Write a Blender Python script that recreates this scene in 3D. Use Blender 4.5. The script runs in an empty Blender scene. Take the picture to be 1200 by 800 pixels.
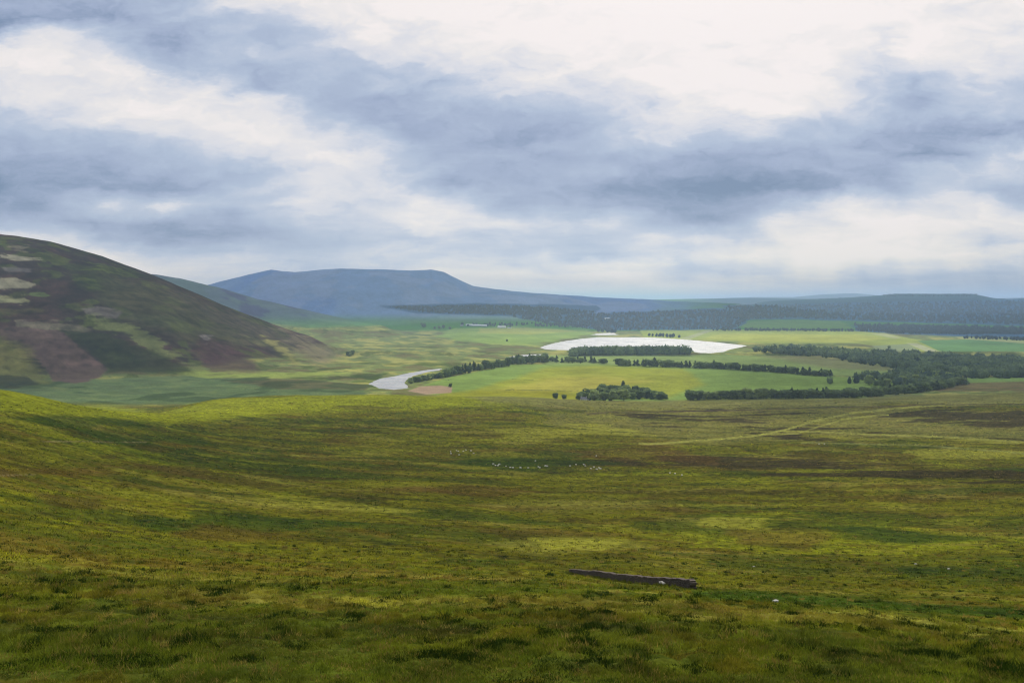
import bpy, math, numpy as np
from math import radians, sin, cos, pi
rng = np.random.default_rng(7)
SC = bpy.context.scene
COL = SC.collection
F = 942.0; HOR = 352.0            # focal length and horizon of the view, in 1200-px units

# ------------------------------------------------------------------ camera
cam = bpy.data.cameras.new("camera"); cam_o = bpy.data.objects.new("camera", cam); COL.objects.link(cam_o)
cam.sensor_width = 36; cam.lens = 36 * F / 1200; cam.shift_y = -48 / 1200
cam.clip_start = 0.1; cam.clip_end = 200000
cam_o.location = (0, 0, 0); cam_o.rotation_euler = (radians(90), 0, 0)
SC.camera = cam_o

# ------------------------------------------------------------------ light
SUN_AZ, SUN_EL = radians(14), radians(50)
L = np.array([sin(SUN_AZ) * cos(SUN_EL), cos(SUN_AZ) * cos(SUN_EL), sin(SUN_EL)])
sl = bpy.data.lights.new("sun", 'SUN'); sl.energy = 4.6; sl.angle = radians(0.6); sl.color = (1.0, 0.95, 0.84)
so = bpy.data.objects.new("sun", sl); COL.objects.link(so)
so.rotation_euler = (radians(90) - SUN_EL, 0, pi - SUN_AZ)
SC.view_settings.view_transform = 'Standard'; SC.view_settings.look = 'None'
SC.view_settings.exposure = 0.0; SC.view_settings.gamma = 1.0; SC.view_settings.use_curve_mapping = False
SC.cycles.use_denoising = True; SC.cycles.pixel_filter_type = 'BLACKMAN_HARRIS'; SC.cycles.filter_width = 1.15
SC.cycles.max_bounces = 6; SC.cycles.diffuse_bounces = 2; SC.cycles.volume_bounces = 1
SC.cycles.transparent_max_bounces = 16; SC.cycles.sample_clamp_indirect = 5

def lin(c):
    c = np.asarray(c, float) / 255
    return np.where(c <= 0.04045, c / 12.92, ((c + 0.055) / 1.055) ** 2.4)

# ------------------------------------------------------------------ sky (world)
W = bpy.data.worlds.new("World"); SC.world = W; W.use_nodes = True
nt = W.node_tree; nt.nodes.clear()
class G:
    def __init__(s, nt): s.nt = nt
    def n(s, t, **k):
        x = s.nt.nodes.new(t)
        for a, b in k.items(): setattr(x, a, b)
        return x
    def put(s, sock, v):
        if isinstance(v, (int, float)): sock.default_value = v
        elif isinstance(v, (tuple, list, np.ndarray)): sock.default_value = tuple(v)
        else: s.nt.links.new(v, sock)
    def m(s, op, a, b=0.0, c=0.0, clamp=False):
        x = s.n('ShaderNodeMath', operation=op, use_clamp=clamp)
        s.put(x.inputs[0], a); s.put(x.inputs[1], b)
        if op in ('MULTIPLY_ADD', 'SMOOTH_MIN', 'SMOOTH_MAX'): s.put(x.inputs[2], c)
        return x.outputs[0]
    def sep(s, v):
        x = s.n('ShaderNodeSeparateXYZ'); s.put(x.inputs[0], v); return x.outputs
    def comb(s, a, b, c=0.0):
        x = s.n('ShaderNodeCombineXYZ')
        for i, v in enumerate((a, b, c)): s.put(x.inputs[i], v)
        return x.outputs[0]
    def noise(s, vec, scale=1.0, detail=5, rough=0.5, dist=0.0, dims='3D'):
        x = s.n('ShaderNodeTexNoise', noise_dimensions=dims)
        s.put(x.inputs['Vector'], vec); x.inputs['Scale'].default_value = scale
        x.inputs['Detail'].default_value = detail; x.inputs['Roughness'].default_value = rough
        x.inputs['Distortion'].default_value = dist
        return x.outputs['Fac'], x.outputs['Color']
    def ramp(s, fac, stops, interp='LINEAR'):
        x = s.n('ShaderNodeValToRGB'); r = x.color_ramp; r.interpolation = interp
        while len(r.elements) < len(stops): r.elements.new(0.5)
        for e, (p, c) in zip(r.elements, stops):
            e.position = p
        for e, (p, c) in zip(r.elements, stops):
            e.color = (c, c, c, 1) if isinstance(c, (int, float)) else (*c, 1)
        s.put(x.inputs[0], fac); return x.outputs[0]
    def mix(s, f, a, b, mode='MIX', clamp=True):
        x = s.n('ShaderNodeMix', data_type='RGBA', blend_type=mode)
        s.put(x.inputs[0], f)
        for k, v in ((6, a), (7, b)):
            if isinstance(v, (tuple, list, np.ndarray)): v = (*v, 1)[:4]
            s.put(x.inputs[k], v)
        return x.outputs[2]
    def maprange(s, v, a, b, c, d, smooth=False):
        x = s.n('ShaderNodeMapRange', interpolation_type='SMOOTHSTEP' if smooth else 'LINEAR')
        for i, q in enumerate((v, a, b, c, d)): s.put(x.inputs[i], q)
        return x.outputs[0]
g = G(nt)
tc = g.n('ShaderNodeTexCoord').outputs['Generated']
dx, dy, dz = g.sep(tc)
dyc = g.m('MAXIMUM', dy, 0.25)
u0 = g.m('DIVIDE', dx, dyc)
v0 = g.m('DIVIDE', dz, dyc)
# cloud-plane coordinates: real perspective on a deck overhead
dzc = g.m('ADD', g.m('MAXIMUM', dz, 0.0), 0.075)
P = g.comb(g.m('DIVIDE', dx, dzc), g.m('DIVIDE', dy, dzc), 0.0)
Q = g.comb(g.m('MULTIPLY', u0, 1.0), g.m('MULTIPLY', v0, 2.2), 0.0)
nP, cP = g.noise(P, 1.35, 7, 0.56)
nQ, cQ = g.noise(Q, 7.0, 10, 0.62)
nR, cR = g.noise(Q, 22.0, 9, 0.68)
sQ = g.sep(cQ); sR = g.sep(cR); sP = g.sep(cP)
# domain warp, larger high up where clouds are near
amp = g.maprange(v0, 0.0, 0.30, 0.35, 1.0)
wu = g.m('ADD', g.m('MULTIPLY', g.m('SUBTRACT', sQ[0], 0.5), 0.13), g.m('MULTIPLY', g.m('SUBTRACT', sR[0], 0.5), 0.05))
wv = g.m('ADD', g.m('MULTIPLY', g.m('SUBTRACT', sQ[1], 0.5), 0.06), g.m('MULTIPLY', g.m('SUBTRACT', sR[1], 0.5), 0.03))
u = g.m('ADD', u0, g.m('MULTIPLY', wu, amp))
v = g.m('ADD', v0, g.m('MULTIPLY', wv, amp))
fac = g.m('DIVIDE', g.m('MULTIPLY_ADD', u, F, 600.0), 1200.0, clamp=True)
row = g.m('DIVIDE', g.m('SUBTRACT', HOR, g.m('MULTIPLY', v, F)), 20.0)     # 0 = top of view, 17.6 = horizon
ROWS = [
 (-9,  "4444555556666777777777776666655"),
 (-3,  "3333345667788888999999998888777"),
 (0,   "2232335788899999999999999999888"),
 (1,   "1222233558888999999999999998888"),
 (2,   "2763223446787999999999999979888"),
 (3,   "8876423444567788888999999879888"),
 (4,   "8878634334455677888999999766776"),
 (5,   "7888877433344457777899998653565"),
 (6,   "5778888874323445556689986542565"),
 (7,   "4457888887422233345676755543232"),
 (8,   "3344677888752222235554544322212"),
 (9,   "2233445668875332223322222221166"),
 (10,  "1111223346664333333221122225665"),
 (11,  "0111112457775222221100001224533"),
 (12,  "1146575457668752222111236856784"),
 (13,  "3322222245568877666322487898888"),
 (14,  "8763211234455655445666589998757"),
 (15,  "8899755555555565744668889999987"),
 (16,  "7889987666666888689855577655544"),
 (17,  "7777777777777888888888776555544"),
 (19,  "7777777777777777777777766555554"),
]
level = None
for i, (r, s) in enumerate(ROWS):
    assert len(s) == 31, (r, len(s))
    stops = [(k / 30, int(ch) / 9) for k, ch in enumerate(s)]
    val = g.ramp(fac, stops, 'B_SPLINE' if False else 'LINEAR')
    up = ROWS[i - 1][0] if i else None; dn = ROWS[i + 1][0] if i < len(ROWS) - 1 else None
    a = g.maprange(row, up, r, 0, 1) if up is not None else None
    b = g.maprange(row, r, dn, 1, 0) if dn is not None else None
    w = a if b is None else b if a is None else g.m('MINIMUM', a, b)
    level = g.m('MULTIPLY', val, w) if level is None else g.m('MULTIPLY_ADD', val, w, level)
# cloud detail: billows, stretched streaks near the horizon
det = g.m('ADD', g.m('MULTIPLY', g.m('SUBTRACT', nP, 0.5), 0.18), g.m('MULTIPLY', g.m('SUBTRACT', nR, 0.5), 0.08))
S2 = g.comb(g.m('MULTIPLY', u0, 1.0), g.m('MULTIPLY', v0, 7.0), 3.0)
nS, _ = g.noise(S2, 9.0, 6, 0.6)
low = g.maprange(v0, 0.0, 0.16, 1.0, 0.0)
det = g.m('ADD', det, g.m('MULTIPLY', g.m('MULTIPLY', g.m('SUBTRACT', nS, 0.5), 0.75), low))
# billows lit from above and behind: slope of a cloud height field
up_ = g.comb(g.m('MULTIPLY', u0, 1.0), g.m('ADD', g.m('MULTIPLY', v0, 2.2), 0.035), 0.0)
warpq = g.n('ShaderNodeVectorMath', operation='MULTIPLY_ADD'); g.put(warpq.inputs[0], cQ); g.put(warpq.inputs[1], (.22, .16, 0)); g.put(warpq.inputs[2], Q)
warpu = g.n('ShaderNodeVectorMath', operation='MULTIPLY_ADD'); g.put(warpu.inputs[0], cQ); g.put(warpu.inputs[1], (.22, .16, 0)); g.put(warpu.inputs[2], up_)
b0, _ = g.noise(warpq.outputs[0], 9.0, 9, 0.6); b1, _ = g.noise(warpu.outputs[0], 9.0, 9, 0.6)
bil_ = g.m('SUBTRACT', b0, b1)
hi = g.maprange(v0, 0.02, 0.25, 0.6, 1.0)
level = g.m('MULTIPLY_ADD', g.m('MULTIPLY', bil_, hi), .72, level)
edge = g.m('SUBTRACT', g.maprange(g.m('ADD', level, g.m('MULTIPLY', g.m('SUBTRACT', b0, .5), .5)), .50, .74, 0.0, 1.0, True), 0.5)
near_edge = g.m('MULTIPLY', g.maprange(level, .40, .60, 0, 1, True), g.maprange(level, .66, .86, 1, 0, True))
level = g.m('MULTIPLY_ADD', g.m('MULTIPLY', edge, near_edge), .07, level)
level = g.m('ADD', level, 0.015)
# pale shafts fanning down from the hidden sun, low on the right
an = g.m('DIVIDE', g.m('SUBTRACT', u0, 0.22), g.m('SUBTRACT', 1.1, v0))
nsh, _ = g.noise(g.comb(g.m('MULTIPLY', an, 22.0), 0.0, 0.0), 1.0, 2, .5)
shm = g.m('MULTIPLY', g.maprange(v0, .045, .075, 1, 0, True), g.maprange(u0, .22, .34, 0, 1, True))
level = g.m('MULTIPLY_ADD', g.m('MULTIPLY', g.m('SUBTRACT', nsh, .5), shm), .55, level)
flat = g.maprange(level, 0.8, 1.0, 1.0, 0.45)
level = g.m('MULTIPLY_ADD', det, flat, level)
cl = g.ramp(level, [(0.0, lin((120, 140, 170))), (0.12, lin((140, 156, 185))), (0.26, lin((163, 176, 203))),
                    (0.43, lin((180, 193, 215))), (0.60, lin((202, 209, 224))), (0.77, lin((224, 224, 230))),
                    (0.90, lin((241, 236, 234))), (1.0, lin((250, 242, 239)))])
warm = g.maprange(v0, 0.02, 0.10, 1.0, 0.0)
cl = g.mix(g.m('MULTIPLY', g.m('MULTIPLY', warm, 0.9), g.maprange(level, .55, .85, 0, 1)), cl, g.mix(1.0, cl, (1.0, 0.985, 0.93), 'MULTIPLY'))
sky = g.n('ShaderNodeTexSky', sky_type='NISHITA', sun_disc=False, sun_elevation=SUN_EL, sun_rotation=SUN_AZ)
skyc = g.mix(1.0, sky.outputs[0], (0.1, 0.1, 0.1), 'MULTIPLY')
cl = g.mix(0.06, cl, skyc)
# glow of the sun behind the cloud deck
dot = g.n('ShaderNodeVectorMath', operation='DOT_PRODUCT'); g.put(dot.inputs[0], tc); g.put(dot.inputs[1], tuple(L))
glow = g.m('MULTIPLY', g.m('POWER', g.m('MAXIMUM', dot.outputs['Value'], 0.0), 26.0), 1.6)
gl = g.n('ShaderNodeVectorMath', operation='SCALE'); g.put(gl.inputs[0], (1.0, 0.95, 0.88)); g.put(gl.inputs['Scale'], glow)
tot = g.n('ShaderNodeVectorMath', operation='ADD'); g.put(tot.inputs[0], cl); g.put(tot.inputs[1], gl.outputs[0])
bg = g.n('ShaderNodeBackground'); g.put(bg.inputs[0], tot.outputs[0]); bg.inputs[1].default_value = 1.0
out = g.n('ShaderNodeOutputWorld'); nt.links.new(bg.outputs[0], out.inputs[0])
W.cycles.sampling_method = 'MANUAL'; W.cycles.sample_map_resolution = 1024

# ------------------------------------------------------------------ numpy noise
def vnoise(x, y, seed=0):
    xi = np.floor(x).astype(np.int64); yi = np.floor(y).astype(np.int64)
    fx = x - xi; fy = y - yi
    fx = fx * fx * (3 - 2 * fx); fy = fy * fy * (3 - 2 * fy)
    def h(a, b):
        n = (a * 374761393 + b * 668265263 + seed * 974634777) & 0xFFFFFFFF
        n = ((n ^ (n >> 13)) * 1274126177) & 0xFFFFFFFF
        return ((n ^ (n >> 16)) & 0xFFFF) / 65535.0
    a = h(xi, yi); b = h(xi + 1, yi); c = h(xi, yi + 1); d = h(xi + 1, yi + 1)
    return (a + (b - a) * fx) * (1 - fy) + (c + (d - c) * fx) * fy
def fbm(x, y, scale, octv=4, seed=0, rough=0.5):
    x = np.asarray(x, float) / scale; y = np.asarray(y, float) / scale
    r = 0; a = 1; t = 0
    for k in range(octv):
        ca, sa = cos(k * 1.1), sin(k * 1.1)
        r = r + a * vnoise(x * ca - y * sa + k * 17.3, x * sa + y * ca + k * 9.1, seed + k); t += a; a *= rough; x = x * 2.03; y = y * 2.03
    return r / t - 0.5
def ss(a, b, x):
    t = np.clip((x - a) / (b - a), 0, 1); return t * t * (3 - 2 * t)
def lerp(a, b, t): return a + (b - a) * t

# ------------------------------------------------------------------ terrain
ZL, ZP = -165.0, -150.0           # water levels of the reservoir and the near inlet
VAL = [(1250, 465), (1500, 446.2), (1800, 430.5), (2100, 422.5), (2467, 414.6), (3240, 399.6), (3790, 393.5), (4500, 387), (5500, 380), (7000, 371.5), (9000, 363.5), (12000, 358), (18000, 354.5), (30000, 352.6)]
PROF = {
 -500: [(2, 1152), (14, 780), (22, 700), (40, 620), (100, 520), (200, 450), (320, 415), (450, 395), (560, 390), (700, 420), (900, 480), (1150, 475)] + VAL[1:],
 -100: [(2, 1152), (14, 796), (22, 735), (40, 668), (100, 594), (200, 522), (320, 472), (430, 445), (520, 440), (640, 462), (850, 505), (1150, 475)] + VAL[1:],
 0:   [(2, 1152), (14, 800), (22, 741), (40, 678), (100, 612), (200, 545), (320, 494), (430, 462), (510, 452), (600, 462), (800, 508), (1150, 475)] + VAL[1:],
 60:  [(2, 1152), (14, 800), (22, 741), (40, 682), (100, 622), (200, 560), (320, 508), (450, 474), (550, 463), (640, 474), (830, 505), (1150, 475)] + VAL[1:],
 100: [(2, 1152), (14, 800), (22, 741), (40, 684), (100, 630), (200, 568), (320, 520), (450, 487), (580, 473), (680, 479), (850, 502), (1150, 475)] + VAL[1:],
 190: [(2, 1152), (14, 800), (22, 742), (40, 687), (100, 642), (200, 584), (320, 540), (450, 510), (600, 489), (700, 482), (800, 487), (1150, 478)] + VAL[1:],
 250: [(2, 1152), (14, 800), (22, 742), (40, 688), (100, 650), (200, 592), (320, 549), (450, 522), (600, 500), (750, 483), (930, 467), (1060, 471), (1200, 474)] + VAL[1:],
 330: [(2, 1152), (14, 800), (22, 742), (40, 690), (100, 658), (200, 602), (320, 558), (450, 533), (600, 509), (800, 483), (980, 462), (1100, 468)] + VAL,
 460: [(2, 1152), (14, 800), (22, 742), (40, 690), (100, 663), (200, 612), (320, 566), (450, 541), (600, 515), (800, 487), (1000, 461.5), (1120, 466)] + VAL,
 600: [(2, 1152), (14, 800), (22, 743), (40, 692), (100, 670), (200, 622), (320, 574), (450, 546), (600, 519), (800, 491), (1000, 468), (1080, 464), (1160, 466)] + VAL,
 700: [(2, 1152), (14, 801), (22, 744), (40, 694), (100, 674), (200, 627), (320, 578), (450, 549), (600, 523), (800, 496), (1000, 476), (1100, 470.5), (1180, 471.2), (1250, 467), (1500, 447)] + VAL[2:],
 800: [(2, 1152), (14, 803), (22, 746), (40, 698), (100, 679), (200, 632), (320, 580), (450, 551), (600, 525), (800, 499), (1000, 481), (1120, 474)] + VAL,
 1000: [(2, 1152), (14, 810), (22, 752), (40, 712), (100, 686), (200, 636), (320, 581), (450, 551), (600, 525), (800, 497), (1000, 476), (1150, 466.5), (1300, 461)] + VAL[1:],
 1200: [(2, 1152), (14, 820), (22, 762), (40, 726), (100, 690), (200, 634), (320, 578), (450, 547), (600, 521), (800, 492), (1000, 471), (1200, 458), (1519, 445)] + VAL[2:],
 1600: [(2, 1152), (14, 840), (22, 775), (40, 735), (100, 690), (200, 628), (320, 570), (450, 540), (600, 515), (800, 486), (1000, 466), (1200, 454), (1519, 443)] + VAL[2:],
}
LG = np.linspace(math.log(1.4), math.log(31000), 900)
cols = sorted(PROF)
def prof_curve(pts):
    p = np.array([(1.4, HOR + F * 1.7 / 1.4)] + pts[0:], float)
    p[1, 1] = HOR + F * 2.1 / 2
    z = np.interp(LG, np.log(p[:, 0]), p[:, 1])
    k = np.hanning(19); k /= k.sum()
    zp = np.pad(z, 9, mode='edge')
    return np.convolve(zp, k, 'valid')
TAB = np.array([prof_curve(PROF[c]) for c in cols])      # [col, logY] -> y px
cx = np.array(cols, float)
PXT = np.arange(-500, 1601, 5.0)
TB = np.array([np.interp(PXT, cx, TAB[:, k]) for k in range(len(LG))]).T
kk = np.hanning(21); kk /= kk.sum()
TBp = np.pad(TB, ((10, 10), (0, 0)), mode='edge')
TB = np.array([np.convolve(TBp[:, k], kk, 'valid') for k in range(len(LG))]).T

def bil(T, fi, fj):
    fi = np.clip(fi, 0, T.shape[0] - 1.001); fj = np.clip(fj, 0, T.shape[1] - 1.001)
    i = fi.astype(int); j = fj.astype(int); a = fi - i; b = fj - j
    return T[i, j] * (1 - a) * (1 - b) + T[i + 1, j] * a * (1 - b) + T[i, j + 1] * (1 - a) * b + T[i + 1, j + 1] * a * b

HILLS = [  # silhouette (px, y), crest distance, foot distance, roundness
 dict(s=[(-500, 262), (-200, 262), (0, 277), (60, 286), (120, 301), (160, 315), (200, 331), (260, 357), (320, 380), (365, 396), (392, 410), (405, 440), (430, 520)],
      yc=[(-500, 2300), (200, 2350), (395, 2500)], yf=[(-500, 1350), (0, 1480), (200, 1580), (300, 1750), (350, 1960), (395, 2380)], n=26, p=0.95),
 dict(s=[(-100, 318), (150, 319), (185, 322.5), (210, 326), (260, 337.5), (300, 349.5), (350, 361), (400, 372), (450, 383), (520, 410), (600, 440)],
      yc=[(0, 3700), (600, 3900)], yf=[(0, 2900), (400, 3200), (600, 3700)], n=10, p=1.1),
 dict(s=[(0, 352), (200, 344), (255, 331), (290, 322), (318, 316), (332, 318), (345, 319), (372, 316.5), (400, 315), (450, 316), (480, 317), (505, 315.5), (520, 319), (537, 327), (555, 335), (580, 339), (600, 341), (660, 345.5), (720, 349), (800, 353), (900, 358), (1000, 370)],
      yc=[(0, 5800), (600, 5700), (1000, 6500)], yf=[(0, 4300), (600, 4500), (1000, 5500)], n=34, p=1.2),
 dict(s=[(850, 362), (900, 353), (1000, 348.5), (1035, 346), (1050, 344.3), (1140, 344.6), (1165, 349.5), (1185, 350.5), (1200, 349.5), (1260, 345), (1350, 348), (1600, 352)],
      yc=[(0, 9800)], yf=[(0, 7800)], n=4, p=1.0),
 dict(s=[(650, 354), (740, 351.5), (800, 350.3), (880, 349), (940, 350), (1010, 350.5), (1100, 351.5), (1250, 349), (1500, 353)], yc=[(0, 13000)], yf=[(0, 11000)], n=4, p=1.0),
 dict(s=[(780, 352), (880, 348), (930, 348), (960, 345.2), (1000, 343.4), (1040, 347), (1100, 350.5), (1160, 350), (1250, 346), (1500, 350)], yc=[(0, 21000)], yf=[(0, 17000)], n=3, p=1.0),
]
def smax(a, b, k):
    h = np.clip(0.5 + 0.5 * (a - b) / k, 0, 1)
    return lerp(b, a, h) + k * h * (1 - h)

def poly_sd(px, y, pts, ay=1.0):
    """signed distance (inside > 0) to a polygon, y scaled by ay"""
    P = np.array(pts, float); n = len(P)
    d = np.full(px.shape, 1e9); ins = np.zeros(px.shape, bool)
    for i in range(n):
        x0, y0 = P[i]; x1, y1 = P[(i + 1) % n]
        ex, ey = x1 - x0, (y1 - y0) * ay
        wx, wy = px - x0, (y - y0) * ay
        t = np.clip((wx * ex + wy * ey) / (ex * ex + ey * ey + 1e-12), 0, 1)
        d = np.minimum(d, np.hypot(wx - ex * t, wy - ey * t))
        c = ((y0 > y) != (y1 > y))
        if y1 != y0:
            ins ^= c & (px < (x1 - x0) * (y - y0) / (y1 - y0) + x0)
    return np.where(ins, d, -d)
def wpts(pts, z): return [((p - 600) / F * (-z * F / (y - HOR)), -z * F / (y - HOR)) for p, y in pts]

LAKE = [(632, 407), (640, 410), (650, 411.5), (654, 417.5), (660, 417.5), (667, 412.5), (690, 411.5), (810, 411.5), (818, 413.6), (832, 414), (846, 413), (856, 409.5), (876, 405), (850, 402), (820, 399.2), (790, 396.8), (760, 395.2), (700, 395), (680, 397), (662, 399.5), (645, 403)]
ARM = [(596, 418), (612, 415.6), (642, 414.4), (644, 417), (620, 418.5), (600, 420)]
UPPER = [(692, 392.4), (699, 390.8), (717, 389.8), (721, 390.2), (722, 391.4), (728, 392.4), (705, 392.8)]
POND = [(432, 450), (436, 447), (446, 443.5), (460, 441), (478, 437), (497, 433.6), (518, 431.8), (514, 434), (500, 436.5), (484, 440.5), (478, 444), (475, 449), (480, 455), (462, 457), (444, 455.5)]
WATERS = [("lake", wpts(LAKE, ZL), ZL, "pale"), ("lake", wpts(ARM, ZL), ZL, ""), ("lake", wpts(UPPER, ZL - 1), ZL - 1, ""), ("inlet", wpts(POND, ZP), ZP, "")]

TMAX = 1.19                        # tan of the widest angle that follows the table (50 deg)
def shape(X, Y, detail=True):
    """terrain height at effective view coordinates"""
    r = np.hypot(X, Y); th = np.arctan2(X, Y); thc = math.atan(TMAX)
    inside = np.abs(th) < thc
    u = np.where(inside, np.tan(np.clip(th, -thc, thc)), np.sign(th) * TMAX)
    Ye = np.where(inside, Y, r * cos(thc)); Ye = np.maximum(Ye, 1.4)
    px = np.clip(600 + F * u, -500, 1600)
    fj = (np.log(Ye) - LG[0]) / (LG[1] - LG[0])
    y = bil(TB, (px + 500) / 5, fj)
    z = -(y - HOR) / F * Ye
    base = z
    for hI, h in enumerate(HILLS):
        s = np.interp(px, *zip(*h['s'])); yc = np.interp(px, *zip(*h['yc'])); yf = np.interp(px, *zip(*h['yf']))
        if hI in (0, 1, 2):
            s = s + fbm(px, px * 0, 26, 3, 40 + hI) * 1.6 * (1 if hI else 0.7)
        hc = -(s - HOR) / F * yc
        t = (Ye - yf) / (yc - yf)
        zf = -150.0 if hI == 0 else -165
        if hI >= 2: zf = np.interp(yf, [4000, 5500, 8000, 12000, 30000], [-165, -160, -110, -75, -20])
        f = np.where(t < 1, np.sin(np.clip(t, 0, 1) * pi / 2) ** (h['p'] * 1.25), 1.0)
        back = np.where(t > 1, 1 - 0.9 * ss(1, 2.6, t), 1)
        hz = zf + (hc - zf) * f * back - np.clip(-t, 0, 3) * 40
        # spurs and gullies, dying at the crest
        if detail:
            sp = fbm(X + fbm(X, Y, 500, 2, 3) * 300, Y * 0.35, 260 if hI < 2 else 600, 4, 60 + hI)
            hz = hz + sp * h['n'] * 2.2 * np.clip(t * 3, 0, 1) * (1 - ss(0.75, 1.0, t)) 
            if hI in (3,): hz = hz + np.abs(fbm(X, Y, 60, 3, 5)) * 16 * (t > .8)
        z = smax(z, hz, 4.0 if hI < 2 else 6.0)
    hill = z - base
    if detail:
        # moor undulation
        und = fbm(X, Y, 160, 4, 11) * np.interp(Ye, [10, 60, 200, 500, 1000, 1300, 4000], [0.0, 0.6, 2.4, 5.0, 5.0, 5.0, 7.0])
        und = und + fbm(X, Y, 22, 4, 12) * np.interp(Ye, [4, 30, 100, 500, 1300, 3000], [0.15, 0.5, 0.9, 1.6, 1.5, 1.0])
        und = und + fbm(X, Y, 2.4, 4, 13) * np.interp(Ye, [2, 14, 60, 300], [0.2, 0.5, 0.4, 0.1]) + np.abs(fbm(X, Y, .8, 3, 14)) * np.interp(Ye, [2, 14, 60, 200], [.2, .5, .4, 0])
        z = z + und * (hill < 60)
    # behind the viewer the hill keeps climbing
    wb = ss(1.05, 1.7, np.abs(th))
    zb = -1.7 + 0.30 * np.clip(r, 0, 600) - np.clip(r - 1500, 0, 4000) * 0.05
    z = lerp(z, zb, wb * ss(1, 30, r))
    # water bodies
    for nm, pts, zl, _ in WATERS:
        P = np.array(pts); m = (X > P[:, 0].min() - 260) & (X < P[:, 0].max() + 260) & (Y > P[:, 1].min() - 260) & (Y < P[:, 1].max() + 260)
        if m.any():
            sd = poly_sd(X[m], Y[m], pts) + (fbm(X[m], Y[m], 40, 3, 77) * 8 if detail else 0)
            zz = z[m]
            land = np.maximum(zl + 0.8 + np.minimum(-sd * 0.03, 3), np.minimum(zz, zl + 1.5 + np.maximum(-sd, 0) * 0.05))
            k = ss(260, 120, -sd)
            zz = np.where(sd > 0, zl - np.minimum(sd * 0.2, 4), lerp(zz, land, k))
            z[m] = zz
    return z

# grid of the ground sheet
uu = np.tan(np.linspace(-1, 1, 3) * 0)  # placeholder keeps numpy warm
th_c = math.atan(TMAX)
u_in = np.linspace(-0.72, 0.72, 1180)
u_l = np.linspace(-TMAX, -0.72, 60)[:-1]; u_r = np.linspace(0.72, TMAX, 60)[1:]
th_in = np.arctan(np.concatenate([u_l, u_in, u_r]))
th_out = np.linspace(th_c, 2 * pi - th_c, 70)[1:-1]
TH = np.concatenate([th_in, th_out, [2 * pi - th_c]]); TH[-1] = 2 * pi + th_in[0]
def geo(a, b, n): return np.geomspace(a, b, n, endpoint=False)
def yspace(tabpts, n):
    P = np.array(tabpts, float); yy = np.linspace(P[0, 1], P[-1, 1], n, endpoint=False)
    return np.exp(np.interp(-yy, -P[:, 1], np.log(P[:, 0])))
YE = np.concatenate([geo(1.4, 12, 50), yspace([(12, 830), (14, 800), (22, 743), (40, 692), (100, 668), (200, 622), (320, 572), (450, 545), (600, 518), (800, 490), (1020, 464)], 470),
                     np.linspace(1020, 1400, 90, endpoint=False), np.linspace(1400, 2500, 300, endpoint=False), np.linspace(2500, 4200, 170, endpoint=False),
                     np.linspace(4200, 6000, 120, endpoint=False), geo(6000, 30000, 130), [30000]])
YE = np.maximum.accumulate(YE)
NT, NR = len(TH), len(YE)
thm, yem = np.meshgrid(TH, YE, indexing='ij')
ang = np.where(thm > pi, thm - 2 * pi, thm)
inside = np.abs(ang) <= th_c + 1e-9
GX = np.where(inside, yem * np.tan(np.clip(ang, -th_c, th_c)), yem / cos(th_c) * np.sin(ang))
GY = np.where(inside, yem, yem / cos(th_c) * np.cos(ang))
GZ = shape(GX, GY)
NI = len(th_in)
LYE = np.log(YE)
def zat(x, y):
    x = np.atleast_1d(np.asarray(x, float)); y = np.atleast_1d(np.asarray(y, float))
    fi = np.interp(np.arctan2(x, y), th_in, np.arange(NI)); fj = np.interp(np.log(y), LYE, np.arange(NR))
    return bil(GZ[:NI], fi, fj)
PYg = HOR - F * GZ[:NI] / GY[:NI]
def ground(px, y, y0=1.0, ymax=31000):
    """first ground point, from y0 metres on, seen at picture position (px, y)"""
    fi = np.interp(math.atan((px - 600) / F), th_in, np.arange(NI)); i = int(fi)
    col = PYg[i] * (1 - fi + i) + PYg[min(i + 1, NI - 1)] * (fi - i)
    j = np.nonzero((col <= y) & (YE >= y0))[0]
    if len(j) == 0: return None
    j = j[0]
    if j > 0 and col[j - 1] > y and YE[j - 1] >= y0:
        t = (col[j - 1] - y) / (col[j - 1] - col[j] + 1e-9); Y = lerp(YE[j - 1], YE[j], t)
    else: Y = YE[j]
    X = (px - 600) / F * Y
    return X, Y, float(zat(X, Y)[0])

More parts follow.
